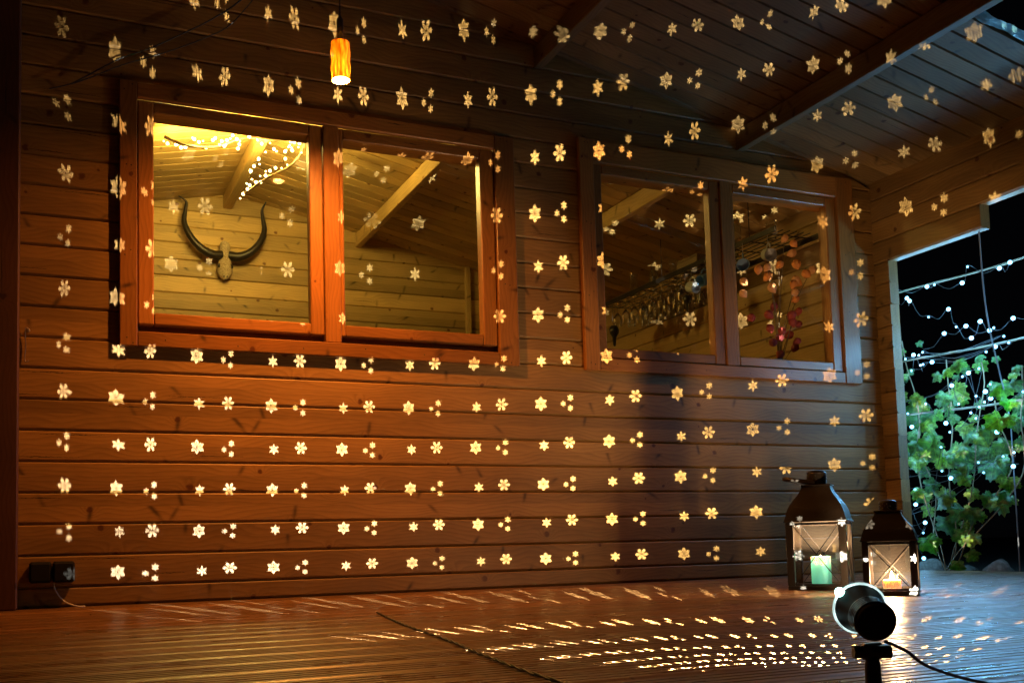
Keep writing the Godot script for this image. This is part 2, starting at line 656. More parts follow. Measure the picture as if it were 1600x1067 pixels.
	# corner post at the left
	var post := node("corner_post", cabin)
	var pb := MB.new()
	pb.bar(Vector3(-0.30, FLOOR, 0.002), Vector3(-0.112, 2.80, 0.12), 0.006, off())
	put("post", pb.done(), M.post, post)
	window(cabin, 0.29, 2.25, 0.917, 2.125, [[0.438, 1.157, 0.37, 1.222], [1.326, 2.058, 1.306, 2.135]], 1.075, 1.995, 0.08, 0.105)
	window(cabin, 2.642, 4.562, 0.918, 2.19, [[2.785, 3.497, 2.735, 3.565], [3.667, 4.358, 3.64, 4.43]], 1.045, 2.005, 0.085, 0.12)

func window(cabin: Node3D, x0: float, x1: float, y0: float, y1: float, sashes: Array, g0: float, g1: float, left: float, right: float) -> void:
	var w := node("window", cabin)
	var f: Array = M.frame
	var add := func(called: String, a: Vector3, b: Vector3, bev: float, parent: Node) -> void:
		var m := MB.new()
		m.bar(a, b, bev, off())
		put(called, m.done(), f[rng.randi() % 4], parent)
	# casing boards over the logs
	var s0: float = sashes[0][2]
	var s1: float = sashes[1][3]
	add.call("casing", Vector3(x0, y0, 0.0005), Vector3(s0 - 0.004, y1, 0.032), 0.004, w)
	add.call("casing", Vector3(s1 + 0.004, y0, 0.0005), Vector3(x1, y1, 0.032), 0.004, w)
	add.call("casing", Vector3(s0 - 0.0035, y0 + 0.001, 0.0005), Vector3(s1 + 0.0035, y0 + 0.068, 0.030), 0.004, w)
	add.call("casing", Vector3(s0 - 0.0035, g1 + 0.058, 0.0005), Vector3(s1 + 0.0035, y1 - 0.001, 0.030), 0.004, w)
	# lining of the opening behind the sashes
	add.call("jamb", Vector3(s0 - 0.03, y0 + 0.03, -0.12), Vector3(s0 + 0.012, g1 + 0.08, -0.045), 0.002, w)
	add.call("jamb", Vector3(s1 - 0.012, y0 + 0.03, -0.12), Vector3(s1 + 0.03, g1 + 0.08, -0.045), 0.002, w)
	add.call("jamb", Vector3(s0 + 0.0125, g1 + 0.012, -0.12), Vector3(s1 - 0.0125, g1 + 0.08, -0.045), 0.002, w)
	add.call("sill", Vector3(s0 + 0.0125, y0 + 0.03, -0.12), Vector3(s1 - 0.0125, g0 - 0.02, -0.046), 0.002, w)
	# middle post between the two sashes
	var m0: float = sashes[0][3]
	var m1: float = sashes[1][2]
	add.call("mullion", Vector3(m0 + 0.003, y0 + 0.0685, -0.11), Vector3(m1 - 0.003, g1 + 0.0575, 0.026), 0.004, w)
	var nail := MB.new()
	nail.lathe(PackedVector2Array([Vector2(0, 0.0012), Vector2(0.0028, 0.0009), Vector2(0.0035, 0.0)]), 8, Transform3D(Basis(Vector3(1, 0, 0), PI / 2), Vector3.ZERO))
	var nm := nail.done()
	for x in [(x0 + s0) * 0.5 - 0.014, (x0 + s0) * 0.5 + 0.014, (x1 + s1) * 0.5 - 0.014, (x1 + s1) * 0.5 + 0.014]:
		for y in [y0 + 0.03, y0 + 0.42, y0 + 0.80, y1 - 0.03]:
			put("nail_head", nm, M.iron, w, Transform3D(Basis.IDENTITY, Vector3(x + rng.randf_range(-0.006, 0.006), y + rng.randf_range(-0.02, 0.02), 0.0318)))
	for k in 6:
		put("nail_head", nm, M.iron, w, Transform3D(Basis.IDENTITY, Vector3(s0 + 0.12 + (s1 - s0 - 0.24) * k / 5.0 + rng.randf_range(-0.02, 0.02), y0 + 0.034 + rng.randf_range(-0.012, 0.012), 0.0298)))
	for s in sashes:
		var za := -0.042
		var zb := 0.016
		add.call("sash_stile", Vector3(s[2], g0 - 0.055, za), Vector3(s[0], g1 + 0.052, zb), 0.005, w)
		add.call("sash_stile", Vector3(s[1], g0 - 0.055, za), Vector3(s[3], g1 + 0.052, zb), 0.005, w)
		add.call("sash_rail", Vector3(s[0] + 0.0005, g0 - 0.054, za + 0.001), Vector3(s[1] - 0.0005, g0, zb - 0.001), 0.005, w)
		add.call("sash_rail", Vector3(s[0] + 0.0005, g1, za + 0.001), Vector3(s[1] - 0.0005, g1 + 0.051, zb - 0.001), 0.005, w)
		var g := MB.new()
		g.quad(Vector3(s[0], g0, 0), Vector3(s[1], g0, 0), Vector3(s[1], g1, 0), Vector3(s[0], g1, 0), Vector3(0, 0, 1))
		put("pane", g.done(), M.pane, w, Transform3D(Basis.IDENTITY, Vector3(0, 0, -0.012)))

# ---------------------------------------------------------------- pendant lamp
func build_pendant() -> void:
	var at := Vector3(1.15, 2.02, 0.60)
	var p := node("pendant_lamp", self, at)
	tag(p, "small glowing orange pendant lamp with a cracked amber tube shade", "lamp")
	var s := MB.new()
	var prof := PackedVector2Array()
	for i in 9:
		var y := -0.027 + 0.164 * i / 8.0
		prof.append(Vector2(0.041 - 0.002 * sin(i * 1.9), y))
	s.lathe(prof, 20)
	var inner := PackedVector2Array()
	for q in prof:
		inner.append(Vector2(q.x - 0.003, q.y))
	inner.reverse()
	s.lathe(inner, 20)
	s.lathe(PackedVector2Array([Vector2(0.038, -0.027), Vector2(0.041, -0.027)]), 20)
	s.lathe(PackedVector2Array([Vector2(0.041, 0.137), Vector2(0.012, 0.142)]), 20)
	var amber := plain(lin(1.0, 0.95, 0.65), 0.35)
	amber.backlight_enabled = true
	amber.backlight = Color(1.0, 1.0, 0.75)
	amber.albedo_texture = noise_tex(0.025, Color(0.30, 0.18, 0.10), Color(1.0, 1.0, 0.92), 77)
	amber.uv1_scale = Vector3(1.0, 0.16, 1)
	put("shade", s.done(), amber, p)
	var b := MB.new()
	b.ball(Vector3(0, -0.002, 0), 0.0355, 18)
	put("bulb", b.done(), glow(lin(1.0, 0.60, 0.16), 40.0), p)
	var k := MB.new()
	k.lathe(PackedVector2Array([Vector2(0.0, 0.142), Vector2(0.0145, 0.142), Vector2(0.0145, 0.24), Vector2(0.010, 0.25), Vector2(0.004, 0.262)]), 14)
	put("socket", k.done(), M.black, p)
	var c := MB.new()
	c.tube([Vector3(0, 0.26, 0), Vector3(0.003, 0.5, 0), Vector3(0, roof_y(1.15) - at.y, 0)], 0.0035, 8)
	put("cord", c.done(), M.cord, p)
	omni("pendant_light", p, Vector3(0, 0.0, 0), lin(1.0, 0.315, 0.045), 6.1, 0.024)

# ---------------------------------------------------------------- projector
func flake_width(kind: int, px: float) -> float:
	if kind == 0:      # broad kites
		return 0.46 * px if px < 0.60 else 0.276 * (1.0 - px) / 0.40
	if kind == 1:      # notched petals
		return (0.40 * px if px < 0.45 else 0.14 + 0.30 * (px - 0.45)) if px < 0.78 else 0.24 * (1.0 - px) / 0.22
	return 0.42 * px if px < 0.5 else 0.21 * (1.0 - px) / 0.5

# one cell of the slide's print: four kinds of flakes, two rows; it repeats over the film
func slide_image() -> Image:
	var w := 1024
	var h := 576
	var im := Image.create(w, h, false, Image.FORMAT_RGBA8)
	im.fill(Color(0, 0, 0, 1))
	var one := [[0.0, 0.0, 49.0, 0], [0.205, -4.0, 27.0, 3], [0.515, -4.0, 39.0, 2], [0.705, 8.0, 46.0, 1]]
	var all := []
	for row in 2:
		for f in one:
			var x: float = (f[0] - 0.5 * row) * w
			var y: float = h - (row * h * 0.5 + f[1])
			if f[3] == 3:
				for s in [[20.0, -34.0, 25.0], [-36.0, 4.0, 21.0], [17.0, 37.0, 23.0]]:
					all.append([x + s[0], y + s[1], s[2], 2])
			else:
				all.append([x, y, f[2], f[3]])
	for f in all:
		var r: float = f[2]
		for dy in range(-int(r) - 1, int(r) + 2):
			for dx in range(-int(r) - 1, int(r) + 2):
				var d := Vector2(dx, dy) / r
				var len := d.length()
				if len > 1.0:
					continue
				var kind: int = f[3]
				var turn := PI / 2 if kind != 1 else 0.0
				var a := fposmod(d.angle() - turn + PI / 6, PI / 3) - PI / 6
				var px := len * cos(a)
				var py := absf(len * sin(a))
				var open := px > 0.10 and py < flake_width(kind, px) and py < px * 0.577 - 0.05
				if kind == 0 and py < 0.045 and px > 0.30 and px < 0.68:
					open = false
				if kind == 1 and py < 0.030 and px > 0.2 and px < 0.6:
					open = false
				if len < 0.13 and kind == 2:
					open = true
				if open:
					im.set_pixel(posmod(int(f[0]) + dx, w), posmod(int(f[1]) + dy, h), Color(0, 0, 0, 0))
	return im

func build_projector() -> void:
	var head := node("projector_lamp", self, Vector3(SLIDE.x, FLOOR, SLIDE.z))
	tag(head, "black garden projector on a stake casting snowflakes onto the cabin", "projector")
	var at := SLIDE - head.position
	var yaw := deg_to_rad(30.0)
	var rise := deg_to_rad(10.0)
	var axis := Vector3(sin(yaw) * cos(rise), sin(rise), -cos(yaw) * cos(rise))
	var side := axis.cross(Vector3.UP).normalized()
	var up := side.cross(axis)
	var hx := Transform3D(Basis(side, axis, -up), at)     # local y points along the beam
	var hs := Transform3D(hx.basis.scaled_local(Vector3.ONE * 0.89), hx.origin)
	# housing
	var b := MB.new()
	b.lathe(PackedVector2Array([Vector2(0.0, -0.088), Vector2(0.022, -0.088), Vector2(0.0265, -0.084), Vector2(0.028, -0.078), Vector2(0.0285, -0.045), Vector2(0.030, -0.03), Vector2(0.034, -0.016), Vector2(0.0365, -0.004), Vector2(0.0380, 0.0005), Vector2(0.0365, 0.0008), Vector2(0.030, -0.008), Vector2(0.0, -0.005)]), 36, hs)
	put("housing", b.done(), M.socket, head)
	var fins := MB.new()
	for k in 5:
		var y := -0.076 + k * 0.007
		fins.lathe(PackedVector2Array([Vector2(0.0282, y), Vector2(0.0305, y + 0.001), Vector2(0.0305, y + 0.003), Vector2(0.0282, y + 0.004)]), 36, hs)
	put("cooling_fin", fins.done(), M.black, head)
	# the clear plastic edge of the front lens, lit by the small lamps added behind it
	var ring := MB.new()
	var path := []
	for k in 41:
		var a := TAU * k / 40
		path.append(hs * Vector3(0.0395 * cos(a), 0.004, 0.0395 * sin(a)))
	ring.tube(path, 0.0017, 8, false)
	var milky := plain(lin(0.8, 0.82, 0.85), 0.3)
	milky.backlight_enabled = true
	milky.backlight = Color(1, 1, 1)
	put("lens_rim", ring.done(), milky, head)
	for k in 8:  # unseen beads and lights added to make the rim glow
		var a := TAU * (k + 0.6) / 8.0
		var lp := hs * Vector3(0.0350 * cos(a), 0.0035, 0.0350 * sin(a))
		var lm := MB.new()
		lm.ball(Vector3.ZERO, 0.0012, 8)
		put("glow_bead", lm.done(), glow(lin(0.75, 1.0, 0.95), 20.0), head, Transform3D(Basis.IDENTITY, lp))
		omni("rim_glow_light", head, lp, lin(0.65, 1.0, 0.95), 0.0008, 0.0012)
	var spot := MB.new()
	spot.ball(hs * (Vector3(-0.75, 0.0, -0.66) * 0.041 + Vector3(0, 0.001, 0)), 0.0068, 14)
	put("lens_glint", spot.done(), glow(lin(0.45, 1.0, 0.88), 9.0), head)  # glowing bead stands in for the glint on the lens edge
	# the printed film: a dome of slides round the lamp
	var d := MB.new()
	var r := 0.032
	var c2 := 0.05
	var c1 := 2.86
	var c0 := 0.42
	var focus := Vector3(sin(0.38) * cos(0.12), sin(0.12), -cos(0.38) * cos(0.12))
	var point := func(i: int, j: int) -> Array:
		var th := deg_to_rad(84.0) * i / 30.0
		var ph := TAU * j / 72.0
		var v := (hx.basis * Vector3(sin(th) * cos(ph), cos(th), sin(th) * sin(ph))).normalized()
		var al := rad_to_deg(atan2(v.x, -v.z))
		var be := rad_to_deg(asin(clampf(v.y, -1, 1)))
		var disc := c1 * c1 + 4.0 * c2 * (be - c0)
		var k := (-c1 + sqrt(maxf(disc, 0.0))) / (2.0 * c2) if be > -8.0 else -3.06 + (be + 8.0) / 2.5
		# the film is flat in the middle and bulges back towards the chip at its rim, so the rim is out of focus
		var bend := smoothstep(21.0, 45.0, rad_to_deg(v.angle_to(focus)))
		return [at + v * lerpf(r, r * 0.17, bend), v, Vector2((al + 1.32) / 11.23, -k * 0.5), be > -21.0 and al > -24.0 and al < 70.0]
	for i in 30:
		for j in 72:
			var q := [point.call(i, j), point.call(i, j + 1), point.call(i + 1, j + 1), point.call(i + 1, j)]
			if not (q[0][3] and q[1][3] and q[2][3] and q[3][3]):     # past the edge of the print
				for c in q:
					c[2] = Vector2(0.36, 0.25)
			d.squad(q[0][0], q[1][0], q[2][0], q[3][0], q[0][1], q[1][1], q[2][1], q[3][1], q[0][2], q[1][2], q[2][2], q[3][2])
	var film := StandardMaterial3D.new()
	film.albedo_color = Color(0.1, 0.1, 0.1)
	film.albedo_texture = tex(slide_image())
	film.transparency = BaseMaterial3D.TRANSPARENCY_ALPHA_SCISSOR
	film.alpha_scissor_threshold = 0.5
	film.roughness = 0.6
	film.cull_mode = BaseMaterial3D.CULL_DISABLED
	put("slide_film", d.done(), film, head)
	var chip := MB.new()
	chip.lathe(PackedVector2Array([Vector2(0.0, -0.003), Vector2(0.004, -0.003), Vector2(0.004, -0.001), Vector2(0.0, -0.001)]), 12, hx)
	put("led_chip", chip.done(), plain(lin(0.8, 0.8, 0.7), 0.5), head)
	var l := AreaLight3D.new()
	l.name = "projector_light"
	l.area_size = Vector2(0.00005, 0.00005)
	l.area_normalize_energy = true
	l.light_color = lin(1.0, 0.94, 0.74)
	l.light_energy = 260.0
	l.area_range = 20.0
	l.shadow_enabled = true
	head.add_child(l)
	var aim := Vector3(sin(0.42) * cos(0.07), sin(0.07), -cos(0.42) * cos(0.07))     # the chip sits tilted in the head
	l.transform = Transform3D(Basis.looking_at(aim, Vector3.UP), at)
	# the aperture added close before the chip to dim the beam at wide angles
	var ap := MB.new()
	for k in 48:
		var c := []
		for q in [[k, 0], [k + 1, 0], [k + 1, 1], [k, 1]]:
			var a = TAU * q[0] / 48.0
			c.append(Vector3(0.000032 * cos(a), 0.0, 0.000065 * sin(a)) if q[1] == 0 else Vector3(0.005 * cos(a), -0.001, 0.005 * sin(a)))
		ap.quad(c[0], c[1], c[2], c[3], Vector3.UP)
	var az := Basis(aim.cross(Vector3.UP).normalized(), aim, aim.cross(Vector3.UP).normalized().cross(aim))
	put("falloff_plate", ap.done(), M.black, head, Transform3D(az, at + aim * 0.000066))
	# bracket and stake
	var k := MB.new()
	var pivot := hx * Vector3(0.0, -0.05, 0.034)
	k.bar(pivot + Vector3(-0.016, -0.022, -0.006), pivot + Vector3(0.016, 0.0, 0.006), 0.003)
	k.lathe(PackedVector2Array([Vector2(0, -0.024), Vector2(0.009, -0.024), Vector2(0.009, 0.024), Vector2(0, 0.024)]), 16, Transform3D(Basis(Vector3(0, 1, 0), side, Vector3(0, 1, 0).cross(side)), pivot + Vector3(0, -0.012, 0)))
	put("bracket", k.done(), M.black, head)
	var st := MB.new()
	var top := pivot + Vector3(0, -0.02, 0)
	st.lathe(PackedVector2Array([Vector2(0.0, top.y), Vector2(0.008, top.y), Vector2(0.010, top.y - 0.01), Vector2(0.011, 0.012), Vector2(0.024, 0.006), Vector2(0.026, 0.0), Vector2(0.0, 0.0)]), 18, Transform3D(Basis.IDENTITY, Vector3(top.x, 0, top.z)))
	put("stake", st.done(), M.black, head)
	var w := MB.new()
	var tail := hx * Vector3(0.006, -0.086, 0.022)
	var pts := smooth_path([tail, tail + Vector3(0.02, -0.012, 0.015), tail + Vector3(0.055, -0.035, 0.02), Vector3(0.16, 0.009, 0.05), Vector3(0.20, 0.004, 0.13), Vector3(0.22, 0.004, 0.6)], 8)
	w.tube(pts, 0.0021, 8)
	put("power_cord", w.done(), M.cord, head)

func smooth_path(p: Array, per: int) -> Array:
	var out := []
	for i in p.size() - 1:
		var a: Vector3 = p[maxi(i - 1, 0)]
		var b: Vector3 = p[i]
		var c: Vector3 = p[i + 1]
		var d: Vector3 = p[mini(i + 2, p.size() - 1)]
		for k in per:
			out.append(b.cubic_interpolate(c, a, d, float(k) / per))
	out.append(p[-1])
	return out

# ---------------------------------------------------------------- lanterns
func lantern(called_label: String, at: Vector3, turn: float, w: float, h: float, big: bool) -> Node3D:
	var l := node("lantern", self, at, turn)
	tag(l, called_label, "lantern", "dark metal candle lanterns")
	var a := w * 0.5
	var y1 := 0.56 * h     # top of the glass
	var tray := MB.new()
	tray.bar(Vector3(-a, 0.0, -a), Vector3(a, 0.018, a), 0.003)
	put("base", tray.done(), M.iron, l)
	for q in [[-1, -1], [1, -1], [1, 1], [-1, 1]]:
		var pm := MB.new()
		var t := 0.062 * w
		var c := Vector3(q[0] * (a - t), 0, q[1] * (a - t))
		pm.bar(c + Vector3(-t, 0.0185, -t), c + Vector3(t, y1, t), 0.0015)
		put("post", pm.done(), M.iron, l)
	for k in 4:
		var rot := Transform3D(Basis(Vector3.UP, k * PI / 2), Vector3.ZERO)
		var r := MB.new()
		var t := 0.124 * w
		r.bar(Vector3(-a + t, y1 - 0.012, a - 0.010), Vector3(a - t, y1 - 0.001, a - 0.003), 0.001, Vector2.ZERO, rot)
		put("rail", r.done(), M.iron, l)
		r = MB.new()
		r.bar(Vector3(-a + t, 0.0185, a - 0.010), Vector3(a - t, 0.026, a - 0.003), 0.001, Vector2.ZERO, rot)
		put("rail", r.done(), M.iron, l)
		var g := MB.new()
		g.quad(rot * Vector3(-a + t, 0.02, a - 0.0085), rot * Vector3(a - t, 0.02, a - 0.0085), rot * Vector3(a - t, y1 - 0.002, a - 0.0085), rot * Vector3(-a + t, y1 - 0.002, a - 0.0085), rot.basis * Vector3(0, 0, 1))
		put("pane", g.done(), M.dusty, l)
		var x := MB.new()
		x.tube([rot * Vector3(-a + t, 0.024, a - 0.004), rot * Vector3(a - t, y1 - 0.012, a - 0.004)], 0.0019, 6)
		x.tube([rot * Vector3(a - t, 0.024, a - 0.0045), rot * Vector3(-a + t, y1 - 0.012, a - 0.0045)], 0.0019, 6)
		put("cross_wire", x.done(), M.iron, l)
	# eaves and bell shaped roof
	var e := MB.new()
	e.bar(Vector3(-a * 1.06, y1, -a * 1.06), Vector3(a * 1.06, y1 + 0.007, a * 1.06), 0.002)
	put("eaves", e.done(), M.iron, l)
	var roof := MB.new()
	var prof := [[1.03, 0.0], [1.0, 0.08], [0.97, 0.20], [0.92, 0.33], [0.84, 0.47], [0.73, 0.60], [0.62, 0.72], [0.535, 0.84], [0.49, 0.94], [0.48, 1.0]]
	var ry := y1 + 0.007
	var rh := 0.29 * h
	for k in 4:
		var rot := Basis(Vector3.UP, k * PI / 2)
		for i in prof.size() - 1:
			var nn := []
			for j in [i, i + 1]:
				var lo: Array = prof[maxi(j - 1, 0)]
				var hi: Array = prof[mini(j + 1, prof.size() - 1)]
				nn.append(rot * Vector3(0, (lo[0] - hi[0]) * a, (hi[1] - lo[1]) * rh).normalized())
			var w0: float = prof[i][0] * a
			var w1: float = prof[i + 1][0] * a
			var h0: float = ry + prof[i][1] * rh
			var h1: float = ry + prof[i + 1][1] * rh
			roof.squad(rot * Vector3(-w0, h0, w0), rot * Vector3(w0, h0, w0), rot * Vector3(w1, h1, w1), rot * Vector3(-w1, h1, w1), nn[0], nn[0], nn[1], nn[1], Vector2(-w0, h0) * 4, Vector2(w0, h0) * 4, Vector2(w1, h1) * 4, Vector2(-w1, h1) * 4)
	put("roof", roof.done(), M.iron, l)
	var neck := MB.new()
	var ny := ry + rh
	neck.bar(Vector3(-a * 0.52, ny, -a * 0.52), Vector3(a * 0.52, ny + 0.006, a * 0.52), 0.002)
	put("neck_plate", neck.done(), M.iron, l)
	var cr := a * 0.33
	var ch := h - ny - 0.006
	var chim := MB.new()
	chim.lathe(PackedVector2Array([Vector2(cr, ny + 0.006), Vector2(cr, ny + 0.006 + ch * 0.74), Vector2(cr * 1.05, ny + 0.006 + ch * 0.78), Vector2(cr * 0.9, ny + 0.006 + ch * 0.92), Vector2(cr * 0.5, ny + 0.006 + ch), Vector2(0, ny + 0.006 + ch)]), 12)
	put("chimney", chim.done(), M.iron, l)
	var hole := MB.new()
	for k in 12:
		for r in 3:
			var ang := TAU * (k + 0.5 * r) / 12
			hole.ball(Vector3(cos(ang) * cr * 0.985, ny + 0.006 + ch * (0.2 + 0.2 * r), sin(ang) * cr * 0.985), 0.0028, 8)
	put("vent_hole", hole.done(), M.black, l)
	# carrying loop laid over to one side
	var hoop := MB.new()
	var base := Vector3(0, ny + 0.012, 0)
	var tilt := deg_to_rad(11.0 if big else -38.0)
	var dir := Vector3(-cos(tilt), sin(tilt), 0.1).normalized() if big else Vector3(cos(tilt), sin(tilt), 0.25).normalized()
	var across := Vector3(0, 0, 1).cross(dir).cross(dir).normalized()
	var pts := []
	var reach := 0.53 * w if big else 0.27 * w
	for k in 25:
		var ang := PI * k / 24.0
		pts.append(base + dir * (sin(ang) * reach + cr * 0.2) + across * cos(ang) * cr * 1.15)
	hoop.tube(pts, 0.0095 if big else 0.004, 8)
	put("handle", hoop.done(), M.iron, l)
	return l

func candle(label: String, at: Vector3, r: float, h: float, wax: Material, energy: float) -> void:
	var c := node("candle", self, at)
	tag(c, label, "candle", "lit candles in the lanterns")
	var b := MB.new()
	var well := minf(0.046, h * 0.5)        # the flame has burnt a well into the wax
	b.lathe(PackedVector2Array([Vector2(0, 0), Vector2(r * 0.98, 0), Vector2(r, 0.003), Vector2(r, h - 0.006), Vector2(r * 0.97, h - 0.001), Vector2(r * 0.92, h), Vector2(r * 0.88, h - 0.003), Vector2(r * 0.84, h - well * 0.6), Vector2(r * 0.7, h - well * 0.95), Vector2(0, h - well)]), 32)
	put("wax", b.done(), wax, c)
	var f0 := h - well
	var w := MB.new()
	w.tube([Vector3(0, f0 - 0.004, 0), Vector3(0.001, f0 + 0.006, 0), Vector3(0.003, f0 + 0.012, 0)], 0.001, 6)
	put("wick", w.done(), M.black, c)
	var f := MB.new()
	f.lathe(PackedVector2Array([Vector2(0, f0 + 0.006), Vector2(0.006, f0 + 0.011), Vector2(0.0085, f0 + 0.019), Vector2(0.007, f0 + 0.031), Vector2(0.003, f0 + 0.045), Vector2(0, f0 + 0.054)]), 14)
	put("flame", f.done(), glow(lin(1.0, 0.72, 0.32), 16.0), c)
	omni("candle_light", c, Vector3(0, f0 + 0.027, 0), lin(1.0, 0.60, 0.29), energy, 0.012)

func build_lanterns() -> void:
	var p0 := Vector3(3.02, FLOOR, 1.26)
	lantern("tall dark metal lantern with its handle sticking out, pillar candle inside", p0, deg_to_rad(-50.5), 0.236, 0.50, true)
	var teal := plain(lin(0.13, 0.70, 0.92), 0.5)
	teal.subsurf_scatter_enabled = true
	teal.subsurf_scatter_strength = 0.4
	teal.backlight_enabled = true
	teal.backlight = Color(0.8, 1.0, 0.95)
	candle("thick teal green pillar candle burning inside the tall lantern", p0 + Vector3(0.0, 0.0185, 0.0), 0.04, 0.118, teal, 1.7)
	var p1 := Vector3(2.875, FLOOR, 1.77)
	lantern("shorter dark metal lantern beside the deck edge, tea light inside", p1, deg_to_rad(-50.0), 0.18, 0.348, false)
	var pale := plain(lin(0.75, 0.68, 0.55), 0.5)
	pale.subsurf_scatter_enabled = true
	pale.subsurf_scatter_strength = 0.5
	candle("low pale candle burning inside the shorter lantern", p1 + Vector3(0.0, 0.0185, 0.0), 0.03, 0.035, pale, 0.6)

# ---------------------------------------------------------------- garden
func leaf_mesh(sd: int) -> ArrayMesh:
	var r := RandomNumberGenerator.new()
	r.seed = sd
	var m := MB.new()
	var tips := [[0.0, 1.0], [0.95, 0.86], [-0.95, 0.86], [1.95, 0.62], [-1.95, 0.62]]
	var ring := []
	var mid := []
	var count := 44
	var curl := r.randf_range(0.15, 0.65)
	var fold := r.randf_range(-0.15, 0.45)
	var place := func(q: Vector2) -> Vector3:
		var z := -curl * q.length_squared() + fold * absf(q.x) + 0.05 * sin(q.x * 9.0 + sd) + 0.04 * sin(q.y * 11.0)
		return Vector3(q.x, q.y + 0.28, z)
	for k in count:
		var a := TAU * k / count
		var sa := wrapf(a, -PI, PI)
		var rad := 0.30
		for t in tips:
			var d: float = absf(sa - t[0])
			rad = maxf(rad, t[1] * (1.0 - d * 0.62) if d < 0.62 else 0.0)
		if absf(sa) > 2.75:
			rad = 0.22 + 0.1 * (PI - absf(sa))
		rad *= 0.94 + (0.08 if k % 2 == 0 else -0.06) + r.randf_range(-0.03, 0.03)
		ring.append(Vector2(sin(a), cos(a)) * rad * 0.62)
		mid.append(Vector2(sin(a), cos(a)) * rad * 0.34)
	var nn := func(q: Vector2) -> Vector3:
		var e := 0.03
		var gx: Vector3 = place.call(q + Vector2(e, 0)) - place.call(q - Vector2(e, 0))
		var gy: Vector3 = place.call(q + Vector2(0, e)) - place.call(q - Vector2(0, e))
		return gx.cross(gy).normalized()
	for k in count:
		var j := (k + 1) % count
		var n0: Vector3 = nn.call(mid[k])
		var n1: Vector3 = nn.call(mid[j])
		m.tri(place.call(Vector2.ZERO), place.call(mid[k]), place.call(mid[j]), Vector3(0, 0, 1), n0, n1, Vector2(0.5, 0.5), mid[k] + Vector2(0.5, 0.5), mid[j] + Vector2(0.5, 0.5))
		m.squad(place.call(mid[k]), place.call(mid[j]), place.call(ring[j]), place.call(ring[k]), n0, n1, nn.call(ring[j]), nn.call(ring[k]), mid[k] + Vector2(0.5, 0.5), mid[j] + Vector2(0.5, 0.5), ring[j] + Vector2(0.5, 0.5), ring[k] + Vector2(0.5, 0.5))
	return m.done()

func leaf_image() -> Image:
	var im := Image.create(256, 256, false, Image.FORMAT_RGB8)
	var nz := FastNoiseLite.new()
	nz.seed = 8
	nz.frequency = 0.02
	for y in 256:
		for x in 256:
			var q := Vector2(x / 255.0 - 0.5, y / 255.0 - 0.5)
			var vein := 0.0
			var a := atan2(q.x, q.y)
			for t in [0.0, 0.95, -0.95, 1.95, -1.95]:
				var d := absf(wrapf(a - t, -PI, PI))
				if d < 1.2:
					var across := q.length() * sin(d)
					vein = maxf(vein, 1.0 - across / 0.012)
					var along := q.length() * cos(d)
					var s := absf(fposmod(along * 11.0 - across * 7.0, 1.0) - 0.5)
					if d < 0.42:
						vein = maxf(vein, 0.45 * (1.0 - s / 0.08))
			var k := 0.66 + 0.3 * nz.get_noise_2d(x, y)
			var c := Color(k, k, k * 0.95).lerp(Color(1.0, 1.0, 0.8), clampf(vein, 0.0, 1.0) * 0.9)
			im.set_pixel(x, y, c)
	return im

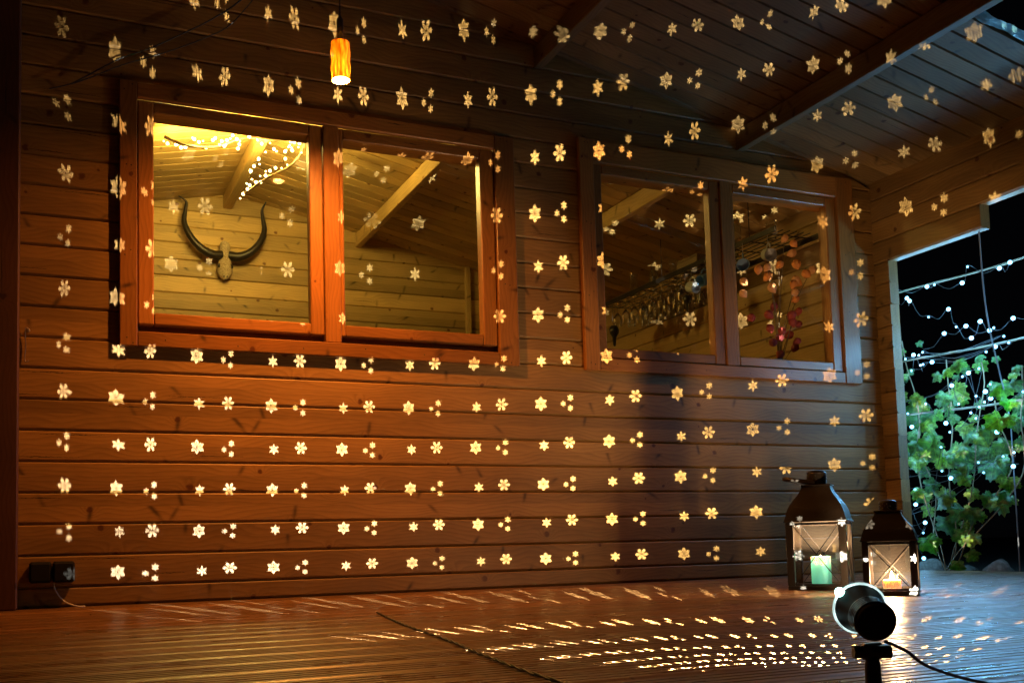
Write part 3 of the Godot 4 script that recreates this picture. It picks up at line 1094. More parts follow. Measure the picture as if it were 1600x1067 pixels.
func build_garden() -> void:
	# canes of the trellis, one behind the porch's side
	var X := 5.3
	for q in [["pale bamboo cane running along the top of the vine trellis", 1.622, 2.6], ["pale bamboo cane at half height of the vine trellis, leaves just touching it", 1.152, 2.6], ["bamboo cane low in the trellis, wound about with leaves and lights", 0.79, 2.6]]:
		var c := MB.new()
		var pts := []
		var rad := []
		for k in 17:
			var z: float = -0.85 + (q[2] + 0.85) * k / 16.0
			pts.append(Vector3(X + 0.01 * sin(k * 1.3), q[1] + 0.008 * sin(k * 0.9) - 0.012 * (z - 0.0), z))
			rad.append(0.0062 if k % 2 else 0.0074)
		c.tube(pts, rad, 8)
		tag(put("trellis_cane", c.done(), M.cane), q[0], "cane", "trellis canes")
	for zz in [-0.86, 2.62]:
		var pm := MB.new()
		pm.tube([Vector3(X + 0.03, -0.29, zz), Vector3(X + 0.03, 1.75, zz)], 0.02, 10)
		tag(put("trellis_post", pm.done(), M.cane), "round wooden post at the %s end of the trellis" % ("house" if zz < 0 else "garden"), "post", "trellis posts")
	var s := MB.new()
	s.tube(smooth_path([Vector3(4.775, 1.672, 0.712), Vector3(5.0, 1.25, 0.55), Vector3(5.28, 0.72, 0.43), Vector3(5.33, 0.45, 0.40), Vector3(5.38, -0.27, 0.36)], 6), 0.004, 6)
	tag(put("support_string", s.done(), M.twine), "taut string from the stepped beam end down through the vine", "string")
	# fairy lights, (height, z) along each string
	var strings := [
		["string of cold white fairy lights wound along the top cane", [1.62, -0.27, 1.59, -0.04, 1.59, 0.01, 1.55, 0.21, 1.63, 0.28, 1.57, 0.47, 1.59, 0.53]],
		["string of cold white fairy lights sagging between the upper two canes", [1.56, -0.30, 1.56, -0.22, 1.54, -0.21, 1.40, -0.07, 1.42, 0.07, 1.29, 0.14, 1.19, 0.27, 1.28, 0.33, 1.23, 0.39]],
		["string of cold white fairy lights along the middle cane", [1.18, -0.21, 1.07, -0.19, 1.10, -0.04, 1.11, 0.41, 1.11, 0.52]],
		["string of cold white fairy lights tangled in the vine leaves", [0.80, -0.27, 0.71, -0.25, 0.84, -0.10, 0.70, 0.02, 0.93, 0.08, 0.81, 0.11, 0.98, 0.24, 0.77, 0.25, 0.81, 0.34, 0.85, 0.34, 0.79, 0.42, 0.75, 0.48]],
		["string of cold white fairy lights hanging from the vine to the ground", [-0.15, -0.21, -0.03, -0.29, 0.08, -0.19, 0.11, -0.34, 0.20, -0.24, 0.24, -0.36, 0.40, -0.28, 0.48, -0.36, 0.37, -0.28, 0.46, -0.01, 0.35, 0.05, 0.43, 0.25, 0.60, 0.39, 0.47, 0.47, 0.39, 0.45]]]
	var ball_mesh := MB.new()
	ball_mesh.ball(Vector3.ZERO, 0.0125, 12)
	var bm := ball_mesh.done()
	var small := MB.new()
	small.ball(Vector3.ZERO, 0.007, 10)
	var smm := small.done()
	var blue := lin(0.20, 0.58, 1.0)
	for si in strings.size():
		var q: Array = strings[si]
		var o := node("fairy_lights", self, Vector3(X, 0, 0))
		tag(o, q[0], "fairy lights", "cold white fairy lights outside")
		var nums: Array = q[1].duplicate()
		if si >= 2:       # more small bulbs among the leaves
			for k in [0, 0, 7, 10, 12][si]:
				var j: int = rng.randi() % (q[1].size() / 2)
				nums.append(q[1][2 * j] + rng.randf_range(-0.09, 0.09))
				nums.append(q[1][2 * j + 1] + rng.randf_range(-0.09, 0.09))
		var pts := []
		var n := nums.size() / 2
		for k in n:
			var big: bool = (k * 7 + si * 3) % 5 < 3 and k < q[1].size() / 2
			var p := Vector3(-0.03 - rng.randf_range(0.0, 0.07), nums[2 * k], nums[2 * k + 1])
			if k > 0:
				pts.append(p.lerp(pts[-1], 0.5) + Vector3(0, -0.02 - rng.randf_range(0, 0.03), 0))
			pts.append(p + Vector3(0.006, 0.012, 0))
			put("bulb", bm if big else smm, M.glow_bead if big else M.led_small, o, Transform3D(Basis.IDENTITY, p))
			omni("bulb_light", o, p, blue, (0.02 if si == 4 else 0.085 if si == 3 else 0.055) if big else 0.009, 0.0125 if big else 0.007)
		if si == 2:
			for k in 10:       # the string goes on past the picture's edge
				var p := Vector3(-0.05, float(nums[-2]) + 0.08 + rng.randf_range(-0.05, 0.05), float(nums[-1]) + 0.16 * (k + 1))
				pts.append(p.lerp(pts[-1], 0.5) + Vector3(0, -0.03, 0))
				pts.append(p)
				put("bulb", bm, M.glow_bead, o, Transform3D(Basis.IDENTITY, p))
				omni("bulb_light", o, p, blue, 0.10, 0.0125)
		var w := MB.new()
		w.tube(smooth_path(pts, 3), 0.0016, 5)
		put("wire", w.done(), M.cord, o)
	var eave := node("fairy_lights", self, Vector3(4.0, roof_y(4.0) + 0.09, 1.35))  # unseen string added to make the plastic sheet glow
	tag(eave, "added unseen fairy lights lying on the roof's front edge above the plastic sheet", "fairy lights", "cold white fairy lights outside")
	var line := []
	for k in 7:
		var p := Vector3(0.16 * k, -0.033 * k, 0.01 * sin(k * 2.0))
		line.append(p + Vector3(0, 0.012, 0))
		put("bulb", bm, M.glow_bead, eave, Transform3D(Basis.IDENTITY, p))
		omni("bulb_light", eave, p, blue, 0.30, 0.0125)
	var em := MB.new()
	em.tube(smooth_path(line, 3), 0.0016, 5)
	put("wire", em.done(), M.cord, eave)
	# the vine
	var vine := node("grapevine", self, Vector3(X, 0, 0))
	tag(vine, "green grapevine with lobed leaves climbing the lit trellis", "plant")
	var lt := tex(leaf_image())
	var lm := []
	for k in 4:
		var m := StandardMaterial3D.new()
		m.albedo_color = [lin(0.14, 0.33, 0.05), lin(0.08, 0.22, 0.06), lin(0.27, 0.40, 0.06), lin(0.16, 0.33, 0.10)][k]
		m.albedo_texture = lt
		m.roughness = 0.36
		m.backlight_enabled = true
		m.backlight = lin(0.16, 0.42, 0.07)
		m.cull_mode = BaseMaterial3D.CULL_DISABLED
		lm.append(m)
	var kinds := []
	for k in 6:
		kinds.append(leaf_mesh(50 + k))
	# (height, z, size)
	var leaves := [1.26, -0.37, 0.06, 1.14, -0.34, 0.07, 1.07, -0.33, 0.07, 1.04, -0.36, 0.08, 0.97, -0.31, 0.10, 0.89, -0.33, 0.19, 0.82, -0.33, 0.11, 0.71, -0.35, 0.08, 1.10, 0.16, 0.10, 1.10, 0.24, 0.06, 1.05, 0.06, 0.08, 1.03, -0.00, 0.07, 0.92, -0.16, 0.09, 0.95, -0.04, 0.13, 0.90, 0.05, 0.09, 0.85, -0.02, 0.05, 0.82, 0.03, 0.08, 0.79, -0.10, 0.09, 0.76, 0.06, 0.07, 0.74, -0.12, 0.09, 0.68, 0.05, 0.13, 0.65, 0.14, 0.10, 0.64, 0.23, 0.11, 0.63, -0.11, 0.15, 0.55, -0.01, 0.15, 0.63, -0.22, 0.10, 0.60, -0.30, 0.11, 0.51, -0.19, 0.11, 0.51, -0.06, 0.11, 0.56, 0.12, 0.10, 0.55, 0.21, 0.10, 0.48, 0.29, 0.14, 0.93, 0.31, 0.06, 0.97, 0.42, 0.06, 0.91, 0.43, 0.12, 0.98, 0.51, 0.05, 0.91, 0.51, 0.08, 0.80, 0.49, 0.09, 0.70, 0.45, 0.12, 0.70, 0.50, 0.08, 0.66, 0.35, 0.11, 0.58, 0.35, 0.12, 0.48, 0.38, 0.09,
		0.56, -0.29, 0.10, 0.51, -0.18, 0.10, 0.52, -0.05, 0.12, 0.52, 0.05, 0.11, 0.46, 0.26, 0.14, 0.45, 0.17, 0.09, 0.42, 0.03, 0.09, 0.38, 0.13, 0.09, 0.40, 0.27, 0.09, 0.35, 0.37, 0.11, 0.36, -0.13, 0.10, 0.32, -0.21, 0.09, 0.30, -0.30, 0.10, 0.23, -0.30, 0.10, 0.19, -0.31, 0.10, 0.29, -0.12, 0.08, 0.27, 0.02, 0.15, 0.30, 0.10, 0.07, 0.28, 0.23, 0.16, 0.18, 0.18, 0.12, 0.25, 0.29, 0.10, 0.23, 0.45, 0.08, 0.19, 0.07, 0.12, 0.14, -0.08, 0.15, 0.10, -0.01, 0.09, 0.05, 0.08, 0.13, 0.02, 0.13, 0.10, 0.03, -0.29, 0.07, 0.01, -0.16, 0.13, -0.07, -0.27, 0.08, -0.10, -0.01, 0.09, -0.15, 0.07, 0.09, 0.22, 0.36, 0.08, 0.05, -0.01, 0.05, 0.14, 0.13, 0.07]
	var total := leaves.size() / 3
	for k in total + total / 2 + 60:
		var p: Vector3
		var sc: float
		if k < total + total / 2:
			var j := k % total
			p = Vector3(rng.randf_range(-0.10, 0.10), leaves[3 * j], leaves[3 * j + 1])
			sc = leaves[3 * j + 2] * 1.35
			if k >= total:
				p += Vector3(0.08, rng.randf_range(-0.06, 0.05), rng.randf_range(-0.06, 0.06))
				sc *= rng.randf_range(0.6, 0.9)
		else:          # leaves behind and beyond the picture's edge
			p = Vector3(rng.randf_range(0.05, 0.22), rng.randf_range(0.2, 0.85), rng.randf_range(-0.35, 1.5))
			sc = rng.randf_range(0.08, 0.14)
			if p.z < 0.55 and p.y > 0.62 or (p.z > 0.1 and p.z < 0.55 and p.y < 0.4):
				p.z += 0.75
		# faces roughly towards the porch, hanging tip down
		var look := Vector3(-1.0, rng.randf_range(-0.2, 0.6), rng.randf_range(0.1, 1.1)).normalized()
		var b := Basis.looking_at(-look, Vector3.UP)
		b = b * Basis(Vector3(0, 0, 1), PI + rng.randf_range(-0.9, 0.9)) * Basis(Vector3(1, 0, 0), rng.randf_range(-0.4, 0.4))
		put("leaf", kinds[rng.randi() % 6], lm[rng.randi() % 4], vine, Transform3D(b.scaled_local(Vector3.ONE * sc), p))
	for q in [[-0.30, 1.3], [-0.22, 0.75], [0.0, 1.12], [0.2, 1.1], [0.35, 0.8], [0.5, 0.98]]:
		var m := MB.new()
		var pts := []
		for k in 9:
			var t := k / 8.0
			pts.append(Vector3(0.02 + 0.03 * sin(t * 7.0 + q[0] * 9.0), lerpf(-0.27, q[1], t), lerpf(-0.1, q[0], minf(1.0, t * 1.8)) + 0.03 * sin(t * 11.0 + q[0] * 20.0)))
		m.tube(smooth_path(pts, 3), 0.004, 6)
		put("stem", m.done(), M.stem, vine)
	# stones along the deck's edge
	var stones := [["dark rounded stone behind the small lantern, at the deck's corner", Vector3(5.42, -0.24, -0.32), Vector3(0.16, 0.085, 0.11)], ["low flat stone under the vine", Vector3(5.65, -0.25, -0.25), Vector3(0.09, 0.05, 0.07)], ["pale pointed stone at the far right of the deck's edge", Vector3(5.45, -0.25, 0.16), Vector3(0.10, 0.09, 0.085)]]
	for q in stones:
		var m := MB.new()
		m.ball(Vector3.ZERO, 1.0, 16)
		var nz := FastNoiseLite.new()
		nz.seed = 60 + int(q[1].x * 10.0)
		nz.frequency = 0.9
		for i in m.v.size():
			var v: Vector3 = m.v[i]
			v *= 1.0 + 0.45 * nz.get_noise_3dv(v * 1.2)
			v.y = v.y + 0.25 * absf(v.x) * -1.0
			m.v[i] = v * q[2]
			m.n[i] = (m.n[i] / q[2]).normalized()
		tag(put("stone", m.done(), M.stone, self, Transform3D(Basis.IDENTITY, q[1])), q[0], "stone", "stones beside the deck")

# ---------------------------------------------------------------- seen through the windows
func build_inside() -> void:
	# horns on a skull plate
	var h := node("horn_trophy", self, Vector3(1.30, 2.30, -3.295))
	tag(h, "pair of dark curved horns on a pale skull on the wall inside", "trophy")
	var s := MB.new()
	var rings := [[0.172, 0.014, 0.02], [0.16, 0.032, 0.035], [0.13, 0.043, 0.05], [0.07, 0.049, 0.06], [0.01, 0.052, 0.06], [-0.04, 0.060, 0.055], [-0.075, 0.063, 0.05], [-0.105, 0.050, 0.042], [-0.128, 0.028, 0.034], [-0.14, 0.008, 0.015]]
	for i in rings.size() - 1:
		for j in 16:
			var c := []
			var w := []
			for k in [[i, j], [i, j + 1], [i + 1, j + 1], [i + 1, j]]:
				var a = TAU * k[1] / 16.0
				var r: Array = rings[k[0]]
				c.append(Vector3(cos(a) * r[1], r[0], 0.045 + sin(a) * r[2]))
				w.append(Vector3(cos(a), (0.15 if k[0] < 3 else -0.1), sin(a)).normalized())
			s.squad(c[0], c[1], c[2], c[3], w[0], w[1], w[2], w[3])
	put("skull", s.done(), M.bone, h)
	for side in [-1.0, 1.0]:
		var eye := MB.new()
		eye.ball(Vector3(0.050 * side, -0.035, 0.075), 0.017, 10, Vector3(0.7, 1.0, 0.8))
		put("eye_socket", eye.done(), M.horn, h)
		var nose := MB.new()
		nose.ball(Vector3(0.012 * side, -0.118, 0.078), 0.009, 8, Vector3(0.6, 1.5, 0.6))
		put("nostril", nose.done(), M.horn, h)
	for side in [-1.0, 1.0]:
		var m := MB.new()
		var pts := [Vector3(0.03 * side, 0.05, 0.07), Vector3(0.11 * side, 0.045, 0.09), Vector3(0.20 * side, 0.09, 0.10), Vector3(0.275 * side, 0.18, 0.09), Vector3(0.315 * side, 0.29, 0.07), Vector3(0.305 * side, 0.39, 0.06), Vector3(0.30 * side, 0.46, 0.06), Vector3((0.33 if side > 0 else 0.36) * side, 0.52 if side > 0 else 0.49, 0.08)]
		var p := smooth_path(pts, 6)
		var rad := []
		for k in p.size():
			var t := float(k) / (p.size() - 1)
			rad.append(lerpf(0.038, 0.004, pow(t, 1.2)) + (0.0012 if k % 3 == 0 and t < 0.7 else 0.0))
		m.tube(p, rad, 14)
		put("horn", m.done(), M.horn, h)
	# driftwood branch wound with warm lights
	var z := -1.86      # hung at this depth; the curve below is drawn for a room 6 m from the eye
	var br := node("light_branch", self, Vector3(0, 0, z))
	var grow := 1.06
	tag(br, "driftwood branch wound with warm fairy lights under the inner ceiling", "lights")
	for q in [[Vector3(0.65, 2.53, 0), Vector3(0.78, 2.48, 0.03), Vector3(0.97, 2.52, -0.02), Vector3(1.10, 2.57, 0.02), Vector3(1.26, 2.64, -0.02)], [Vector3(1.53, 2.65, 0.02), Vector3(1.49, 2.53, -0.03), Vector3(1.40, 2.43, 0.0), Vector3(1.27, 2.34, 0.03), Vector3(1.13, 2.23, 0.0)], [Vector3(1.16, 2.60, 0.0), Vector3(1.34, 2.59, 0.04), Vector3(1.53, 2.64, 0.0)]]:
		var m := MB.new()
		for k in q.size():
			q[k] *= grow
		var p := smooth_path(q, 5)
		var rad := []
		for k in p.size():
			rad.append(0.010 - 0.005 * k / p.size() + 0.0025 * sin(k * 2.3))
		m.tube(p, rad, 9)
		put("branch", m.done(), M.bark, br)
	var hang := MB.new()
	hang.tube([Vector3(1.03, 2.67, -0.02), Vector3(1.03, roof_y(1.03), -0.02)], 0.0015, 5)
	hang.tube([Vector3(1.54, 2.71, 0.0), Vector3(1.54, roof_y(1.54), 0.0)], 0.0015, 5)
	put("hanging_wire", hang.done(), M.cord, br)
	var warm := [0.67, 2.50, 0.72, 2.50, 0.75, 2.48, 0.78, 2.50, 0.82, 2.52, 0.85, 2.51, 0.90, 2.50, 0.94, 2.55, 0.96, 2.58, 0.99, 2.54, 1.01, 2.52, 1.03, 2.57, 1.06, 2.59, 1.08, 2.56, 1.10, 2.53, 1.11, 2.56, 1.16, 2.59, 1.20, 2.63, 1.23, 2.61, 1.26, 2.63, 1.28, 2.60, 1.24, 2.56, 1.33, 2.56, 1.37, 2.60, 1.40, 2.55, 1.42, 2.59, 1.46, 2.62, 1.48, 2.59, 1.51, 2.64, 1.51, 2.61, 1.44, 2.55, 1.40, 2.50, 1.34, 2.44, 1.30, 2.41, 1.27, 2.37, 1.24, 2.33, 1.21, 2.32, 1.17, 2.30, 1.15, 2.26, 1.13, 2.24, 1.22, 2.46, 1.19, 2.41, 1.17, 2.38]
	var bm := MB.new()
	bm.ball(Vector3.ZERO, 0.0105, 10)
	var bulb := bm.done()
	var tm := MB.new()
	tm.ball(Vector3.ZERO, 0.006, 8)
	var tiny := tm.done()
	var wire := []
	for k in 34:      # smaller bulbs gathered round the others
		var j: int = (k * 5) % (warm.size() / 2)
		put("small_bulb", tiny, M.warm_led, br, Transform3D(Basis.IDENTITY, Vector3(warm[2 * j] * grow + rng.randf_range(-0.035, 0.035), warm[2 * j + 1] * grow + rng.randf_range(-0.045, 0.03), rng.randf_range(-0.06, 0.06))))
	for k in warm.size() / 2:
		var p := Vector3(warm[2 * k] * grow, warm[2 * k + 1] * grow, rng.randf_range(-0.05, 0.05))
		put("bulb", bulb, M.warm_led, br, Transform3D(Basis.IDENTITY, p))
		wire.append(p + Vector3(0, 0.011, 0))
		if k % 4 == 1:
			omni("bulb_light", br, p, lin(1.0, 0.70, 0.16), 0.22, 0.0105)
	var wm := MB.new()
	wm.tube(wire, 0.001, 4)
	put("wire", wm.done(), M.cord, br)
	# rack of rods along the right wall
	var rack := node("glass_rack", self, Vector3(4.42, 1.95, -1.4))
	tag(rack, "long dark wire rack for glasses hung along the inner right wall", "rack")
	for k in 7:
		var m := MB.new()
		var x := -0.17 + k * 0.055
		m.tube([Vector3(x, 0, -1.0), Vector3(x, 0, 1.1)], 0.004, 7)
		put("rod", m.done(), M.iron, rack)
	for k in 12:
		var m := MB.new()
		m.tube([Vector3(-0.185, -0.008, -0.95 + k * 0.18), Vector3(0.18, -0.008, -0.95 + k * 0.18)], 0.004, 7)
		put("cross_rod", m.done(), M.iron, rack)
	for k in 2:
		var m := MB.new()
		m.bar(Vector3(-0.195, -0.02, -1.02), Vector3(-0.183, 0.015, 1.12), 0.002, Vector2.ZERO, Transform3D(Basis.IDENTITY, Vector3(0.38 * k, 0, 0)))
		put("side_rail", m.done(), M.iron, rack)
	for k in 4:
		var m := MB.new()
		m.tube([Vector3(0.12 - 0.25 * (k % 2), 0, -0.7 + 0.5 * k), Vector3(0.12 - 0.25 * (k % 2), roof_y(4.42 + 0.12 - 0.25 * (k % 2)) - 1.95, -0.7 + 0.5 * k)], 0.003, 6)
		put("hanger", m.done(), M.iron, rack)
	var goblet := PackedVector2Array([Vector2(0, 0.0), Vector2(0.032, 0.0), Vector2(0.032, -0.002), Vector2(0.008, -0.006), Vector2(0.0036, -0.02), Vector2(0.0036, -0.072), Vector2(0.012, -0.082), Vector2(0.030, -0.107), Vector2(0.036, -0.138), Vector2(0.031, -0.185), Vector2(0.0295, -0.185), Vector2(0.0345, -0.138), Vector2(0.0285, -0.109), Vector2(0.011, -0.0845), Vector2(0, -0.08)])
	var gm := MB.new()
	gm.lathe(goblet, 20)
	var glass := gm.done()
	var proto: Node3D
	for k in 24:
		var row := k % 3
		var zz := -2.25 + (k / 3) * 0.125
		var g := put("wine_glass", glass, M.glass, self, Transform3D(Basis.IDENTITY, Vector3(4.30 + row * 0.11, 1.944, zz + 0.03 * row)))
		tag(g, "stemmed wine glass hanging upside down from the wire rack", "wine glass", "wine glasses hanging from the rack")
	var tum := MB.new()
	tum.lathe(PackedVector2Array([Vector2(0, 0.0), Vector2(0.028, 0.0), Vector2(0.034, 0.115), Vector2(0.0325, 0.115), Vector2(0.0265, 0.008), Vector2(0, 0.007)]), 20)
	var tall := MB.new()
	tall.lathe(PackedVector2Array([Vector2(0, 0.0), Vector2(0.026, 0.0), Vector2(0.033, 0.17), Vector2(0.0315, 0.17), Vector2(0.0245, 0.008), Vector2(0, 0.007)]), 20)
	for k in 8:
		var g := put("tumbler", tum.done() if k % 3 else tall.done(), M.glass, self, Transform3D(Basis.IDENTITY, Vector3(4.30 + 0.09 * (k % 2), 1.9545, [-2.0, -1.86, -1.72, -1.58, -1.02, -0.88, -0.74, -0.5][k])))
		tag(g, ("tall" if k % 3 == 0 else "short") + " clear drinking glass on top of the wire rack, " + ["furthest from the window", "second from its far end", "third from its far end", "just beyond the dark box", "just this side of the box", "seen above the first mug", "seen above the orange pods", "nearest the window"][k], "glass", "drinking glasses on top of the rack")
	var box := node("box", self, Vector3(4.40, 1.9545, -1.30))
	tag(box, "small dark wooden box lying on the wire rack", "box")
	var bx := MB.new()
	bx.bar(Vector3(-0.10, 0, -0.12), Vector3(0.10, 0.085, 0.12), 0.003)
	put("body", bx.done(), M.bark, box)
	var lidm := MB.new()
	lidm.bar(Vector3(-0.103, 0.086, -0.123), Vector3(0.103, 0.10, 0.123), 0.003)
	put("lid", lidm.done(), M.bark, box)
	# mugs on hooks
	var mug_mats := [plain(lin(0.10, 0.22, 0.42), 0.3), plain(lin(0.55, 0.57, 0.6), 0.3), plain(lin(0.16, 0.26, 0.40), 0.3), plain(lin(0.5, 0.5, 0.5), 0.3), plain(lin(0.45, 0.48, 0.52), 0.3)]
	var mug_labels := ["blue mug on a hook, leftmost seen in the right pane", "pale mug hanging among the orange seed pods", "dull blue mug on the hook behind the orange pods", "grey mug on the hook nearest the right window post", "pale mug hanging under the rack beside the wine glasses"]
	for k in 5:
		var zz: float = [-0.98, -0.80, -0.62, -0.40, -1.22][k]
		var mg := node("mug", self, Vector3(4.25, 1.93, zz), 0.4 * k)
		tag(mg, mug_labels[k], "mug", "mugs hung from the rack")
		var m := MB.new()
		m.lathe(PackedVector2Array([Vector2(0, 0), Vector2(0.034, 0), Vector2(0.038, 0.004), Vector2(0.041, 0.085), Vector2(0.038, 0.085), Vector2(0.035, 0.008), Vector2(0, 0.008)]), 22, Transform3D(Basis(Vector3(0, 0, 1), 1.9), Vector3(0.0, -0.115, 0.0)))
		put("cup", m.done(), mug_mats[k], mg)
		var hm := MB.new()
		var pts := []
		for j in 11:
			var a := PI * j / 10.0
			pts.append(Vector3(-0.04 + 0.03 * cos(a), -0.088 + 0.032 * sin(a), 0))
		hm.tube(pts, 0.005, 8)
		put("handle", hm.done(), mug_mats[k], mg)
		var ho := MB.new()
		ho.tube([Vector3(-0.04, 0.012, 0), Vector3(-0.03, -0.03, 0), Vector3(-0.04, -0.056, 0), Vector3(-0.055, -0.045, 0)], 0.002, 6)
		put("hook", ho.done(), M.steel, mg)
	# bar tools
	for k in 2:
		var u := node("corkscrew", self, Vector3(4.22, 1.925, -2.20 if k == 0 else -1.22))
		tag(u, ["black winged corkscrew hanging at the left end of the rack", "dark bottle opener hanging by the window post, right of the glasses"][k], "opener")
		var m := MB.new()
		m.tube(smooth_path([Vector3(0, 0.02, 0), Vector3(0, -0.14, 0), Vector3(0.01, -0.17, 0)], 4), 0.002, 6)
		put("string", m.done(), M.cord, u)
		var b := MB.new()
		b.lathe(PackedVector2Array([Vector2(0, -0.17), Vector2(0.03, -0.18), Vector2(0.045, -0.21), Vector2(0.04, -0.24), Vector2(0.018, -0.27), Vector2(0.014, -0.33), Vector2(0.008, -0.345), Vector2(0, -0.346)]), 14, Transform3D(Basis.from_scale(Vector3(1, 1, 0.6) * (1.0 if k == 0 else 0.7)), Vector3(0.01, -0.05 * k, 0)))
		put("body", b.done(), M.black, u)
	# dried seed lanterns in a vase on the sill
	var ledge := node("window_shelf", self, Vector3(3.6, 0.985, -0.26))
	tag(ledge, "wooden shelf inside under the right window", "shelf")
	var lg := MB.new()
	lg.bar(Vector3(-0.9, -0.03, -0.14), Vector3(1.09, 0.0, 0.14), 0.003, off())
	put("board", lg.done(), M.inner[1], ledge)
	var bo := node("dried_bouquet", self, Vector3(4.17, 0.985, -0.25))
	tag(bo, "dried physalis stems with orange and dark red seed pods in a vase", "bouquet")
	var vs := MB.new()
	vs.lathe(PackedVector2Array([Vector2(0, 0.001), Vector2(0.04, 0.001), Vector2(0.05, 0.02), Vector2(0.045, 0.07), Vector2(0.022, 0.10), Vector2(0.026, 0.12)]), 20)
	put("vase", vs.done(), M.black, bo)
	var pods := [4.24, 1.86, 4.25, 1.81, 4.31, 1.78, 4.19, 1.69, 4.31, 1.70, 4.01, 1.64, 4.08, 1.66, 4.10, 1.61, 3.91, 1.56, 4.10, 1.53, 3.91, 1.49, 4.27, 1.59, 4.32, 1.59, 4.25, 1.56, 4.37, 1.64, 4.45, 1.68, 4.26, 1.51, 4.30, 1.48, 4.15, 1.43, 4.09, 1.37, 3.98, 1.35, 4.30, 1.40, 4.33, 1.33, 4.21, 1.36, 4.22, 1.32, 4.08, 1.28, 4.14, 1.26, 4.16, 1.23, 4.12, 1.20, 4.24, 1.20, 4.30, 1.18, 4.17, 1.13, 4.26, 1.26]
	var pm := MB.new()
	pm.lathe(PackedVector2Array([Vector2(0, 0.026), Vector2(0.008, 0.025), Vector2(0.019, 0.016), Vector2(0.0235, 0.004), Vector2(0.021, -0.008), Vector2(0.012, -0.020), Vector2(0.004, -0.028), Vector2(0, -0.031)]), 7, Transform3D(), false)
	var pod := pm.done()
	var pod_mats := []
	for c in [lin(0.80, 0.30, 0.07), lin(0.75, 0.36, 0.14), lin(0.34, 0.05, 0.035), lin(0.26, 0.035, 0.04)]:
		var m := plain(c, 0.7)
		m.backlight_enabled = true
		m.backlight = Color(c.r * 0.6, c.g * 0.6, c.b * 0.6)
		pod_mats.append(m)
	for k in pods.size() / 2:
		var p := Vector3(pods[2 * k] - 4.17, pods[2 * k + 1] - 0.985, 0.05 + rng.randf_range(-0.05, 0.05))
		var upper: bool = pods[2 * k + 1] > 1.47
		var b := Basis(Vector3(0, 0, 1), rng.randf_range(-1.2, 1.2)) * Basis(Vector3(1, 0, 0), rng.randf_range(-0.8, 0.8))
		put("seed_pod", pod, pod_mats[(0 if upper else 2) + rng.randi() % 2], bo, Transform3D(b.scaled_local(Vector3.ONE * rng.randf_range(0.95, 1.25)), p))
		if k % 3 == 0:
			var sm := MB.new()
			sm.tube(smooth_path([Vector3(0, 0.05, 0), Vector3(p.x * 0.25, p.y * 0.5, p.z * 0.6), p + Vector3(0, 0.02, 0)], 5), 0.0022, 5)
			put("stem", sm.done(), M.stem, bo)

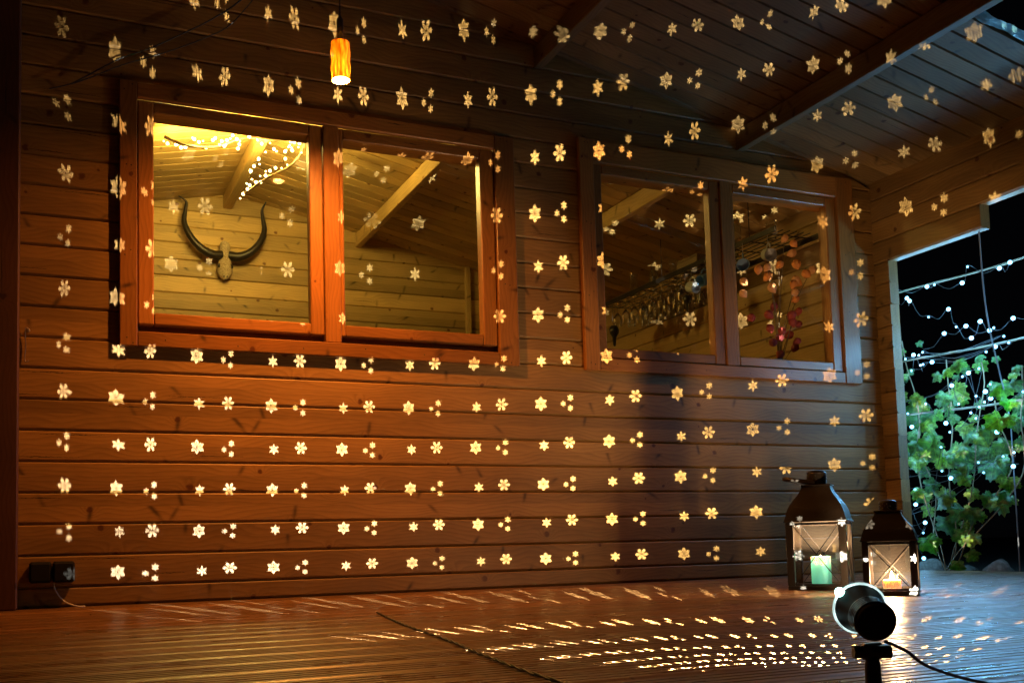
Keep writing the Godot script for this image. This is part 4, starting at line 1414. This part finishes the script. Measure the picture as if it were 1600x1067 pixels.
# ---------------------------------------------------------------- small things on the wall and roof
func build_small_things() -> void:
	var sock := node("power_socket", self, Vector3(0.02, -0.065, 0.001))
	tag(sock, "black double outdoor socket low on the wall at the left", "socket")
	for k in 2:
		var b := MB.new()
		b.bar(Vector3(-0.088 + 0.09 * k, -0.044, 0.0), Vector3(-0.001 + 0.09 * k, 0.044, 0.075), 0.008)
		put("housing", b.done(), M.socket, sock)
		var lid := MB.new()
		lid.bar(Vector3(-0.082 + 0.09 * k, -0.036, 0.0755), Vector3(-0.007 + 0.09 * k, 0.036, 0.085), 0.006)
		put("flap", lid.done(), M.socket, sock)
	var c := MB.new()
	c.tube(smooth_path([Vector3(0.005, -0.044, 0.04), Vector3(0.015, -0.08, 0.05), Vector3(0.05, -0.125, 0.055), Vector3(0.10, -0.146, 0.06), Vector3(0.13, -0.1475, 0.05)], 6), 0.003, 8)
	put("cable", c.done(), M.white_cord, sock)
	var lead := MB.new()
	for strand in 2:
		var pts := []
		var line := smooth_path([Vector3(1.02, 0, 1.36), Vector3(0.95, 0, 1.72), Vector3(0.90, 0, 2.02), Vector3(0.845, 0, 2.42), Vector3(0.785, 0, 2.76), Vector3(0.735, 0, 3.12), Vector3(0.70, 0, 3.7)], 22)
		for k in line.size():
			pts.append(line[k] + Vector3(0.0016 * cos(k * 0.9 + PI * strand), FLOOR + 0.0036 + 0.0016 * sin(k * 0.9 + PI * strand), 0))
		lead.tube(pts, 0.0019, 6)
	tag(put("extension_lead", lead.done(), M.cord), "thin black twisted lead lying across the middle of the deck", "cable")
	var h := node("wall_hook", self, Vector3(-0.085, 0.90, 0.0))
	tag(h, "thin steel cabin hook hanging on the wall beside the corner post", "hook")
	var hm := MB.new()
	hm.tube(smooth_path([Vector3(0.008, 0.066, 0.004), Vector3(0.006, 0.072, 0.012), Vector3(-0.004, 0.068, 0.012), Vector3(-0.003, 0.0, 0.008), Vector3(-0.006, -0.062, 0.008), Vector3(0.002, -0.072, 0.009), Vector3(0.010, -0.064, 0.009)], 6), 0.0022, 8)
	put("rod", hm.done(), M.steel, h)
	var pl := MB.new()
	pl.lathe(PackedVector2Array([Vector2(0, 0.005), Vector2(0.007, 0.004), Vector2(0.008, 0.0)]), 12, Transform3D(Basis(Vector3(1, 0, 0), PI / 2), Vector3(0.008, 0.066, 0.0)))
	put("screw_plate", pl.done(), M.steel, h)
	var w := MB.new()
	w.tube(smooth_path([Vector3(0.09, 2.073, 0.02), Vector3(0.14, 2.104, 0.03), Vector3(0.287, 2.205, 0.05), Vector3(0.424, 2.28, 0.05), Vector3(0.579, 2.383, 0.05), Vector3(0.695, 2.466, 0.05), Vector3(0.83, 2.585, 0.05), Vector3(1.0, 2.80, 0.05)], 4), 0.0035, 7)
	tag(put("strung_cable", w.done(), M.cord), "dark cable strung up the wall above the left window", "cable", "cables strung over the left window")
	var w2 := MB.new()
	w2.tube(smooth_path([Vector3(0.0, 2.03, 0.03), Vector3(0.13, 2.083, 0.04), Vector3(0.30, 2.175, 0.06), Vector3(0.48, 2.262, 0.06), Vector3(0.66, 2.36, 0.07), Vector3(0.80, 2.47, 0.07), Vector3(1.02, 2.80, 0.05)], 4), 0.003, 7)
	tag(put("strung_cable", w2.done(), M.cord), "lower of two dark cables rising over the left window", "cable", "cables strung over the left window")
	# crumpled plastic sheet under the roof's edge
	var s := MB.new()
	var nz := FastNoiseLite.new()
	nz.seed = 14
	nz.frequency = 5.0
	var at := func(i: int, j: int) -> Vector3:
		var x := 3.80 + 1.2 * i / 60.0
		var z := 1.436 + 0.055 * j / 6.0
		return Vector3(x, roof_y(x) + 0.012 + 0.016 * nz.get_noise_2d(x, z * 2.0) - 0.02 * absf(nz.get_noise_2d(x * 0.5 + 7.0, z)), z)
	for i in 60:
		for j in 6:
			s.quad(at.call(i, j), at.call(i + 1, j), at.call(i + 1, j + 1), at.call(i, j + 1), Vector3.DOWN)
	var pm := plain(lin(0.25, 0.62, 0.75), 0.25)
	pm.backlight_enabled = true
	pm.backlight = Color(0.85, 0.97, 1.0)
	pm.cull_mode = BaseMaterial3D.CULL_DISABLED
	tag(put("plastic_sheet", s.done(), pm), "crumpled bluish plastic sheet showing past the roof planks' ends", "sheet")
